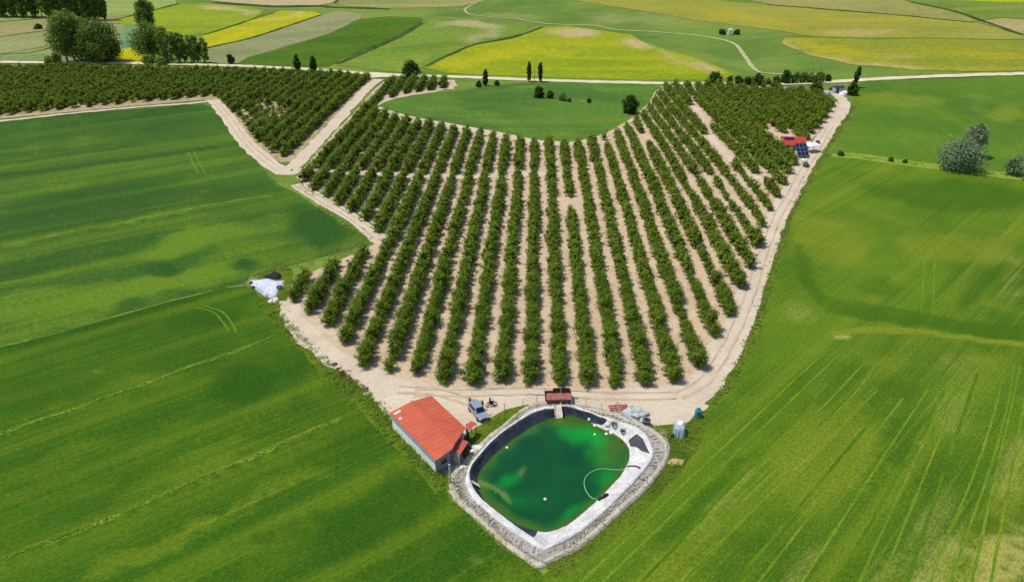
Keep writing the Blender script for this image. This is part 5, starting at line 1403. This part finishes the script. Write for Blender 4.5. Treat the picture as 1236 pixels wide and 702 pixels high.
for i, (x, b, t, w, lab) in enumerate([
    (-14, 20, -34, 18, 'dark poplar at the left frame edge of the far grove'), (4, 20.5, -30, 15, 'leftmost dark poplar seen whole in the far grove'), (17, 20.5, -36, 14, 'dark poplar second from the left in the far grove'), (29, 21, -33, 14, 'dark poplar third from the left in the far grove'),
    (41, 21, -28, 14, 'dark poplar just left of the pale silvery tree in the far grove'), (61, 22, -34, 16, 'dark poplar just right of the pale silvery tree in the far grove'), (72, 22.5, -30, 15, 'second poplar right of the pale silvery tree in the far grove'), (84, 23, -38, 16, 'third poplar right of the pale silvery tree in the far grove'),
    (96, 23, -32, 15, 'fourth poplar from the right end of the far grove'), (106, 24, -36, 15, 'third poplar from the right end of the far grove'), (116, 24, -28, 14, 'second poplar from the right end of the far grove'), (125, 24, -22, 11, 'poplar at the right hand end of the far grove')]):
    tree('poplar', x, b, t, w * 1.25, m_leafD, lab, .0, 40, 3400, seed=10 + i, taper=.3, group='poplars of the far left grove')
tree('willow', 51, 21, -6, 10, m_leafS, 'pale silvery tree with light trunk within the dark far grove', .3, 20, 1200, seed=25, bark=m_trunkp)
tree('poplar', 182, 52, 2, 23, m_leafD, 'tall oval tree rising above the ragged roadside clump', .38, 34, 3600, seed=30)
tree('broadleaf_tree', 184, 72, 29, 40, m_leafD, 'broad dark tree at the left of the ragged roadside clump', .14, 46, 5000, seed=31, trunks=2)
for i, (x, b, t, w, lab) in enumerate([(204, 76, 33, 17, 'thin tree beside the broad dark tree of the ragged clump'), (215, 76, 37, 12, 'second thin tree from the broad tree in the ragged clump'), (223, 76, 38, 12, 'third thin tree from the broad tree in the ragged clump'),
    (232, 76, 40, 13, 'fourth thin tree from the broad tree in the ragged clump'), (239, 76, 43, 11, 'thin tree last but one at the right of the ragged clump'), (247.5, 76, 45, 9, 'narrow tree at the right end of the ragged clump')]):
    tree('broadleaf_tree', x + (i % 2), b, t + (i * 5) % 4, w * 1.35, m_leafM if i % 2 else m_leafD, lab, .08, 18, 1300, seed=40 + i, holes=.45, trunks=1 + i % 2, group='thin trees of the ragged roadside clump', bark=m_trunkp)
for i, (x, b, t, w, m, lab, nl) in enumerate([
    (180, 77, 66, 18, m_leafM, 'green bush at the foot of the broad dark tree', 900), (196, 77.5, 68, 16, m_leafM, 'green bush under the thin trees beside the road', 800),
    (60, 79, 68, 11, m_leafM, 'small roadside bush, left one of two by the big pair', 600), (69, 79, 64, 12, m_leafM, 'small roadside bush, right one of two by the big pair', 700), (279, 77, 66, 9, m_leafC, 'small pointed bush on the grey field right of the ragged clump', 500),
    (47, 35, 30, 9, m_leafC, 'low bush on the field edge left of the big pair', 300),
    (497, 95.5, 74, 20, m_leafC, 'round dark tree at the junction of the farm track and road', 1800), (760, 137, 115, 21, m_leafC, 'round dark tree at the corner of the middle green field', 2200),
    (650.5, 118, 104, 14, m_leafC, 'largest dark bush in the middle green field', 900), (664, 118.5, 110, 9, m_leafC, 'dark bush right beside the largest one in the middle field', 600), (679, 121.5, 113, 10, m_leafM, 'greyish green bush in the middle field near the pale patch', 600), (687.5, 123, 119, 4, m_leafC, 'tiny dark shrub left of the pale patch in the middle field', 200), (711, 124, 119, 5, m_leafC, 'tiny dark shrub right of the pale patch in the middle field', 200),
    (578, 105, 98, 8, m_leafC, 'low bush left of the small cypress by the road', 300), (600, 103.5, 98, 8, m_leafC, 'low bush right of the small cypress by the road', 300),
    (863, 101.5, 87, 17, m_leafC, 'round dark bush, leftmost of the roadside row behind the orchard', 1200), (880, 102, 92, 9, m_leafC, 'small dark bush second in the roadside row behind the orchard', 500), (891, 102, 92, 11, m_leafC, 'dark bush third in the roadside row behind the orchard', 600),
    (902, 102.5, 93, 10, m_leafC, 'dark bush fourth in the roadside row behind the orchard', 600), (914, 104, 90, 16, m_leafC, 'large dark bush mid way along the roadside row', 1100), (926, 102, 94, 9, m_leafM, 'pale green bush right of the large bush in the roadside row', 500), (936, 103, 92, 12, m_leafC, 'dark bush left of the domed tree in the roadside row', 700),
    (948, 100.5, 85, 14, m_leafC, 'domed dark tree standing tallest in the roadside row', 1000), (959, 100.5, 87, 11, m_leafM, 'green bush right beside the domed tree in the roadside row', 700), (969, 100, 87, 12, m_leafM, 'green bush fourth from the right in the roadside row', 700), (978, 100, 88, 11, m_leafM, 'green bush third from the right in the roadside row', 700), (988, 99.5, 87, 13, m_leafM, 'green bush second from the right in the roadside row', 800), (999, 98.5, 90, 8, m_leafC, 'small round dark bush standing alone at the right of the roadside row', 500),
    (936, 109, 99, 14, m_leafC, 'dark bush on the near side of the road by pale heaps', 800), (984, 113, 99, 17, m_leafC, 'big dark bush left of the small blue roofed shed', 1000), (1028.5, 115, 100, 14, m_leafC, 'dark bush at the foot of the leaning conifer', 900),
    (1075, 194.5, 190, 6, m_leafC, 'small shrub on the grassy boundary left of the silver tree', 300), (1092, 196.5, 193, 5, m_leafC, 'smaller shrub on the grassy boundary nearest the silver tree', 250), (1014, 187.5, 183, 9, m_leafC, 'low shrub at the track end of the grassy boundary', 250),
    (872, 41.5, 36, 10, m_leafC, 'low dark shrub left of the white hut on the far pasture', 250), (889, 41.5, 36.5, 9, m_leafC, 'low dark shrub right of the white hut on the far pasture', 250), (986, 176, 170, 7, m_leafC, 'small bush at the field edge beside the white tent', 300), (972, 201.5, 196, 7, m_leafM, 'low bush by the track below the white tank', 300)]):
    tree('bush', x, b, t, w, m, lab, .0, 14 if nl < 900 else 26, nl, seed=60 + i, cat='bush')
for i, (x, b, t, w, m, lab, ln) in enumerate([(359.5, 86, 66, 9, m_leafC, 'small dark cypress, left one of the two beside the far road', 0), (379, 86.5, 68, 10, m_leafC, 'small dark cypress, right one of the two beside the far road', 0), (586, 104, 84, 8, m_leafC, 'small cypress standing alone between low roadside bushes', 0),
    (638.5, 99, 74.5, 6, m_leafC, 'slim dark poplar, left one of the pair with pale post between', 0), (652, 99, 75.5, 7, m_leafC, 'slim dark poplar, right one of the pair with pale post between', 0), (1030, 106, 79, 8.5, m_leafC, 'tall leaning conifer beside the road by the blue shed', .12)]):
    tree('cypress', x, b, t, w, m, lab, .04, 22, 1000, seed=120 + i, taper=.25, lean=ln)
tree('silver_willow', 1157, 205, 166, 52, m_leafS, 'big silvery green tree on the grassy boundary of the right hand fields', .02, 60, 6500, seed=140, trunks=3)
tree('silver_willow', 1173, 190, 149, 28, m_leafS, 'silvery tree standing behind the big silver tree', .30, 26, 2600, seed=141)
tree('silver_willow', 1222, 211, 186, 20, m_leafS, 'small silvery tree right of the big silver tree', .05, 22, 1500, seed=142)
tree('silver_willow', 1241, 219, 193, 20, m_leafS, 'small silvery tree cut by the right frame edge', .02, 22, 1600, seed=143)
m_ = MB(); m_.tube([(0, 0, -.2), (0, 0, 5.5)], [.16, .1], 8); po = m_.build('post', M['post'], None); po.location = P3(645, 98.5); tag(po, 'pale concrete post between the pair of slim dark poplars', 'post')

# ------------------------------------------------------------------ red roofed hut, solar array, tent
hp = P3(955, 179); e = empty('hut', hp, 'small hut with red tiled roofs at the orchard edge beside the solar array', 'hut', None, -.12)
def gable(parent, cx, cy, L, Wd, zw, zr, wallm, roofm, ov=.25):
    m_ = MB(); m_.prism([(cx - L/2, cy - Wd/2), (cx + L/2, cy - Wd/2), (cx + L/2, cy + Wd/2), (cx - L/2, cy + Wd/2)], -.3, zw)
    m_.add([(cx - L/2, cy - Wd/2, zw), (cx - L/2, cy + Wd/2, zw), (cx - L/2, cy, zr - .06), (cx + L/2, cy - Wd/2, zw), (cx + L/2, cy + Wd/2, zw), (cx + L/2, cy, zr - .06)], [(0, 1, 2), (5, 4, 3), (0, 2, 5, 3), (1, 4, 5, 2)])
    w_ = m_.build('wall', wallm, parent)
    m_ = MB(); k = (zr - zw) / (Wd / 2); ye = Wd / 2 + ov; ze = zw - ov * k
    for s in (1, -1):
        m_.prism([(cx - L/2 - ov, cy + s * ye), (cx + L/2 + ov, cy + s * ye), (cx + L/2 + ov, cy), (cx - L/2 - ov, cy)], [ze, ze, zr, zr], [ze + .1, ze + .1, zr + .1, zr + .1])
    r_ = m_.build('roof', roofm, parent); return w_, r_
M['tile'] = plain('red_tile_mat', S(196,74,58), 0.8, 0.2, 0, 0.3, 2.5, 0.3)
M['wallc'] = plain('cream_wall_mat', S(206,190,176), 0.85, 0.2, 0, 0.15, 1)
w_, r_ = gable(e, .6, 1.6, 6.8, 3.6, 2.3, 3.2, M['wallc'], M['tile'])
m_ = MB(); th = math.atan2(.9, 1.8); m_.box((-.9, .62, 2.86), (3.0, 1.25, .08), rx=th); m_.build('solar_panel', M['pv'], r_)
w2, r2 = gable(e, -.6, -1.7, 4.6, 2.4, 1.9, 2.5, M['wallc'], M['tile'])
m_ = MB(); m_.box((.2, -2.92, .95), (.8, .08, 1.9)); d_ = m_.build('door', M['dgrey'], w2); m_ = MB(); m_.box((-1.7, -2.92, 1.2), (.8, .08, .7)); m_.build('window', M['glass'], w2)
# ground solar array
sp_ = P3(969.5, 191); e = empty('solar_array', sp_, 'ground mounted blue solar array on a frame in front of the red hut', 'solar array', None, .04)
tl = math.radians(38)
for i in range(3):
    for j in range(3):
        x = (i - 1) * 1.16; s = (j + .5) * 1.55
        m_ = MB(); m_.box((x, math.cos(tl) * s, .7 + math.sin(tl) * s), (1.08, 1.46, .05), rx=tl); pn = m_.build('panel', M['pv'], e)
        m_ = MB()
        for dx in (-.56, .56): m_.box((x + dx, math.cos(tl) * s, .705 + math.sin(tl) * s), (.05, 1.53, .07), rx=tl)
        for ds in (-.75, .75): m_.box((x, math.cos(tl) * (s + ds), .705 + math.sin(tl) * (s + ds)), (1.06, .05, .07), rx=tl)
        m_.build('frame', M['grey'], pn)
m_ = MB()
for x in (-1.6, 0, 1.6):
    m_.tube([(x, .3, -.2), (x, .3, .86)], .06, 6); m_.tube([(x, 3.4, -.2), (x, 3.4, 3.25)], .06, 6); m_.tube([(x, .1, .7), (x, 3.6, 3.36)], .05, 6)
m_.build('stand', M['grey'], e)
# white tent, tank
e = empty('tent', P3(979, 183), 'white canopy tent between the red hut and the right hand track', 'tent', None, .35)
m_ = MB(); m_.prism([(-2.2, -1.7), (2.2, -1.7), (2.2, 1.7), (-2.2, 1.7)], 2.0, 2.15); m_.add([(-2.25, -1.75, 2.15), (2.25, -1.75, 2.15), (2.25, 1.75, 2.15), (-2.25, 1.75, 2.15), (-.9, 0, 3.0), (.9, 0, 3.0)], [(0, 1, 5, 4), (1, 2, 5), (2, 3, 4, 5), (3, 0, 4), (3, 2, 1, 0)]); m_.build('canopy', M['white'], e)
for x in (-2.1, 2.1):
    for y in (-1.6, 1.6): m_ = MB(); m_.tube([(x, y, -.2), (x, y, 2.0)], .05, 6); m_.build('leg', M['grey'], e)
e = empty('water_tank', P3(970.5, 198), 'white water tank standing on the track below the solar array', 'water tank')
m_ = MB(); m_.lathe([(.8, 0), (.85, .1), (.85, 1.2), (.7, 1.45), (.3, 1.55)], n=22); m_.build('body', M['white'], e); m_ = MB(); m_.lathe([(.26, 1.55), (.26, 1.65), (.1, 1.68)], n=14); m_.build('lid', M['black'], e)
# blue shed and white piles at the far corner of the orchard
e = empty('shed', P3(1011, 111.5), 'low shed with dark blue roof by the road at the orchard corner', 'shed', None, .05)
M['bluer'] = plain('blue_sheet_roof_mat', S(40,66,96), 0.45, 0.4, 0, 0.25, 1)
gable(e, 0, 0, 3.6, 3.0, 1.9, 2.5, M['wallc'], M['bluer'])
m_ = MB(); m_.box((-.8, -1.53, .95), (.9, .06, 1.8)); m_.build('door', M['dgrey'], e)
for i, (x, y, d, mat, lab) in enumerate([(1021, 113.5, (2.4, 1.8, 1.0), 'white', 'white covered heap between the blue shed and the dark bush'), (1016, 115.5, (1.2, 1.0, .6), 'white', 'small white heap just in front of the blue shed'), (996, 112.5, (3.6, 2.2, .9), 'greyplast', 'wide grey heap left of the blue shed'), (1004, 108.5, (1.4, 1.2, 1.1), 'dgrey', 'dark heap against the left wall of the blue shed'),
    (926, 105.5, (1.6, 1.2, .6), 'cream', 'cream heap beside the road left of the dark bush'), (918, 106.5, (1.3, 1.0, .5), 'cream', 'small cream heap left of the other cream heap by the road'), (950, 107, (2.2, 1.2, .6), 'greyplast', 'pale grey heap among the bushes behind the orchard')]):
    heap('covered_heap', P3(x, y), d, M[mat], lab, 'heap', 80 + i, .3, -.2, .2 * i, 'covered heaps along the road behind the orchard', freq=2.4)
e = empty('white_hut', P3(880.5, 42), 'tiny white hut between two low shrubs on the far pasture', 'hut')
gable(e, 0, 0, 2.2, 2.6, 2.6, 3.4, M['white'], M['pale'])

# ------------------------------------------------------------------ loose growth: tufts
def tuft_mass(name, pts, h, size, mat, label, blades=7, seed=1):
    """pts: (n,3) feet; h: (n,) heights; each plant is a small spray of leaves"""
    rg = np.random.RandomState(seed); n = len(pts); k = blades
    P = np.repeat(pts, k, 0); hh = np.repeat(h, k); rr = hh * rg.uniform(.0, .8, n * k); az = rg.uniform(0, 2 * PI, n * k)
    C = P + np.stack([np.cos(az) * rr, np.sin(az) * rr, hh * rg.uniform(.12, 1.0, n * k) * (1 - .45 * rr / hh)], 1)
    N = np.stack([np.cos(az) * .35, np.sin(az) * .35, np.ones(n * k)], 1)
    V, F = leaves(C, N, size, rg, .42, .4)
    tone = np.repeat(rg.rand(n), k)
    lc = lcol(n * k, rg, .2, .15); lc[:, 0] = np.maximum(lc[:, 0], (tone > .75) * .6); lc[:, 1] = np.maximum(lc[:, 1], (tone < .18) * .5)
    return tag(link(name, np_mesh(name, V, F, mat, None, lc)), label, None, None, 'stuff')
def ground_z(xy, k=3): return np.column_stack([xy, relief(xy[:, 0], xy[:, 1]) + lift(xy[:, 0], xy[:, 1], k)])
def along(img, width, per_m, rg, bias=0.0):
    g = [U(*q).to_2d() for q in img]; out = []
    for a, b in zip(g[:-1], g[1:]):
        d = b - a; L = d.length; n_ = Vector((-d.y, d.x)).normalized()
        for _ in range(int(L * per_m)):
            q = a + d * rg.rand() + n_ * (rg.normal(0, width * .5) + bias); out.append((q.x, q.y))
    return np.array(out)
def inpoly(img, dens, rg):
    g = [tuple(U(*q).to_2d()) for q in img]; xs = [p[0] for p in g]; ys = [p[1] for p in g]
    A_ = (max(xs) - min(xs)) * (max(ys) - min(ys)); out = []
    for _ in range(int(A_ * dens)):
        x, y = rg.uniform(min(xs), max(xs)), rg.uniform(min(ys), max(ys))
        if inside(x, y, g): out.append((x, y))
    return np.array(out)
m_weed = leafmat('weed_mat', S(96,140,30), S(124,164,44), S(176,182,70), 0.15, 0.35)
m_dryweed = leafmat('dry_weed_mat', S(106,138,40), S(130,150,54), S(176,172,96), 0.15, 0.3)
m_strip = leafmat('strip_grass_mat', S(122,164,48), S(146,180,64), S(176,186,90), 0.15, 0.35)
rg = np.random.RandomState(77)
a1 = along([(316,360),(345,392),(385,436),(425,474),(462,512),(500,552),(538,592)], 1.5, 9, rg, 0)
a2 = along([(400,448),(430,476),(465,512),(502,552),(540,592)], 1.3, 18, rg, .8)
big = np.vstack([a1, a2])
tuft_mass('weeds', ground_z(big), rg.uniform(.25, .8, len(big)), .12, m_weed, 'tall bright weeds along the left edge of the yard and behind the barn', 9, 3)
nb = inpoly([(562,526),(580,513),(600,501),(622,492),(652,488),(650,491),(632,499),(608,517),(590,533),(572,550),(562,552)], 5.0, rg)
eb = inpoly([(786,517),(800,513),(826,512),(838,503),(856,495),(850,520),(832,554),(808,582),(803,572),(812,541),(806,528)], 4.0, rg)
nb2 = np.vstack([nb, eb]); tuft_mass('tall_grass', ground_z(nb2), rg.uniform(.3, .8, len(nb2)), .09, m_weed, 'tall grass on the pond bank by the car and at the right of the pond', 8, 4)
dl = np.vstack([along([(330,368),(311,352),(296,344)], 1.0, 8, rg), along([(303,334),(345,321),(400,306),(444,294)], 1.5, 8, rg), inpoly([(330,324),(352,322),(352,340),(346,362),(338,372),(338,352)], 2.2, rg),
    along([(664,688),(703,666),(752,624),(783,598),(803,574),(822,542),(840,514),(856,497)], 1.1, 7, rg), along([(540,586),(551,606),(579,631),(607,659),(650,689)], 1.0, 8, rg)])
tuft_mass('verge_grass', ground_z(dl), rg.uniform(.25, .7, len(dl)), .09, m_dryweed, 'dry mixed grass along the fences and the field edge round the pond', 7, 5)
ver = np.vstack([along([(860,490),(874,472),(893,436),(912,396),(930,338),(942,296),(955,256),(974,222),(992,190),(1014,155),(1032,128)], .9, 5, rg), along([(985,184),(1030,188),(1100,197.5),(1170,206),(1236,214),(1300,222)], 2.4, 2, rg),
    along([(383,249),(420,274),(446,290)], 1.0, 4, rg), along([(352,222),(366,224),(383,236)], 2.0, 6, rg)])
tuft_mass('verge_grass', ground_z(ver), rg.uniform(.15, .5, len(ver)), .16, m_dryweed, 'rough grass along the right hand track and the boundary between the right hand fields', 6, 6)
st = np.vstack([along([(-60,543),(0,523),(80,496),(160,468),(230,442),(281,425),(331,405)], .4, 7, rg), along([(-60,698),(5,674),(80,646),(150,618),(251,573),(301,553),(350,530),(411,505)], .35, 9, rg), along([(-60,309),(0,296),(100,278),(186,260.5),(260,246),(327,236)], .5, 4, rg)])
tuft_mass('strip_grass', ground_z(st), rg.uniform(.12, .35, len(st)), .10, m_strip, 'narrow strips of taller pale grass between the left hand fields', 6, 7)
# low weeds under and between the orchard trees and on the pond bank
cl = []
for q, s, part, k, i, v, L in near:
    for _ in range(3):
        cl.append((q.x + rg.normal(0, .9), q.y + rg.normal(0, .9)))
cl = np.array(cl); tuft_mass('orchard_weeds', ground_z(cl), rg.uniform(.12, .35, len(cl)), .07, m_dryweed, 'low dry weeds at the feet of the orchard trees', 6, 8)
bk = []
for i in range(900):
    j = rg.randint(NA); t = rg.rand(); R_ = RB[j] * t + RO[j] * (1 - t)
    if mnoise.noise(Vector((j * .12, 3, 1))) < -.02 + .25 * rg.rand(): continue
    bk.append((PC.x + R_ * math.cos(TH[j]), PC.y + R_ * math.sin(TH[j]), .12 + .3 * (1 - t)))
bk = np.array(bk); tuft_mass('bank_weeds', bk, rg.uniform(.2, .5, len(bk)), .06, m_dryweed, 'patchy weeds growing on the stony pond bank', 7, 9)
V, F = [], []; mb = MB()
for i in range(520):
    j = rg.randint(NA); t = rg.rand(); R_ = RB[j] * t + (RO[j] + .15) * (1 - t); s = rg.uniform(.06, .2)
    mb.blob((PC.x + R_ * math.cos(TH[j]), PC.y + R_ * math.sin(TH[j]), .14 + .28 * (1 - t)), (s, s * rg.uniform(.6, 1), s * .6), .2, i, 6, 4)
o = mb.build('bank_rubble', [M['stone']], None); tag(o, 'loose rubble scattered on the bank round the pond', None, None, 'stuff')
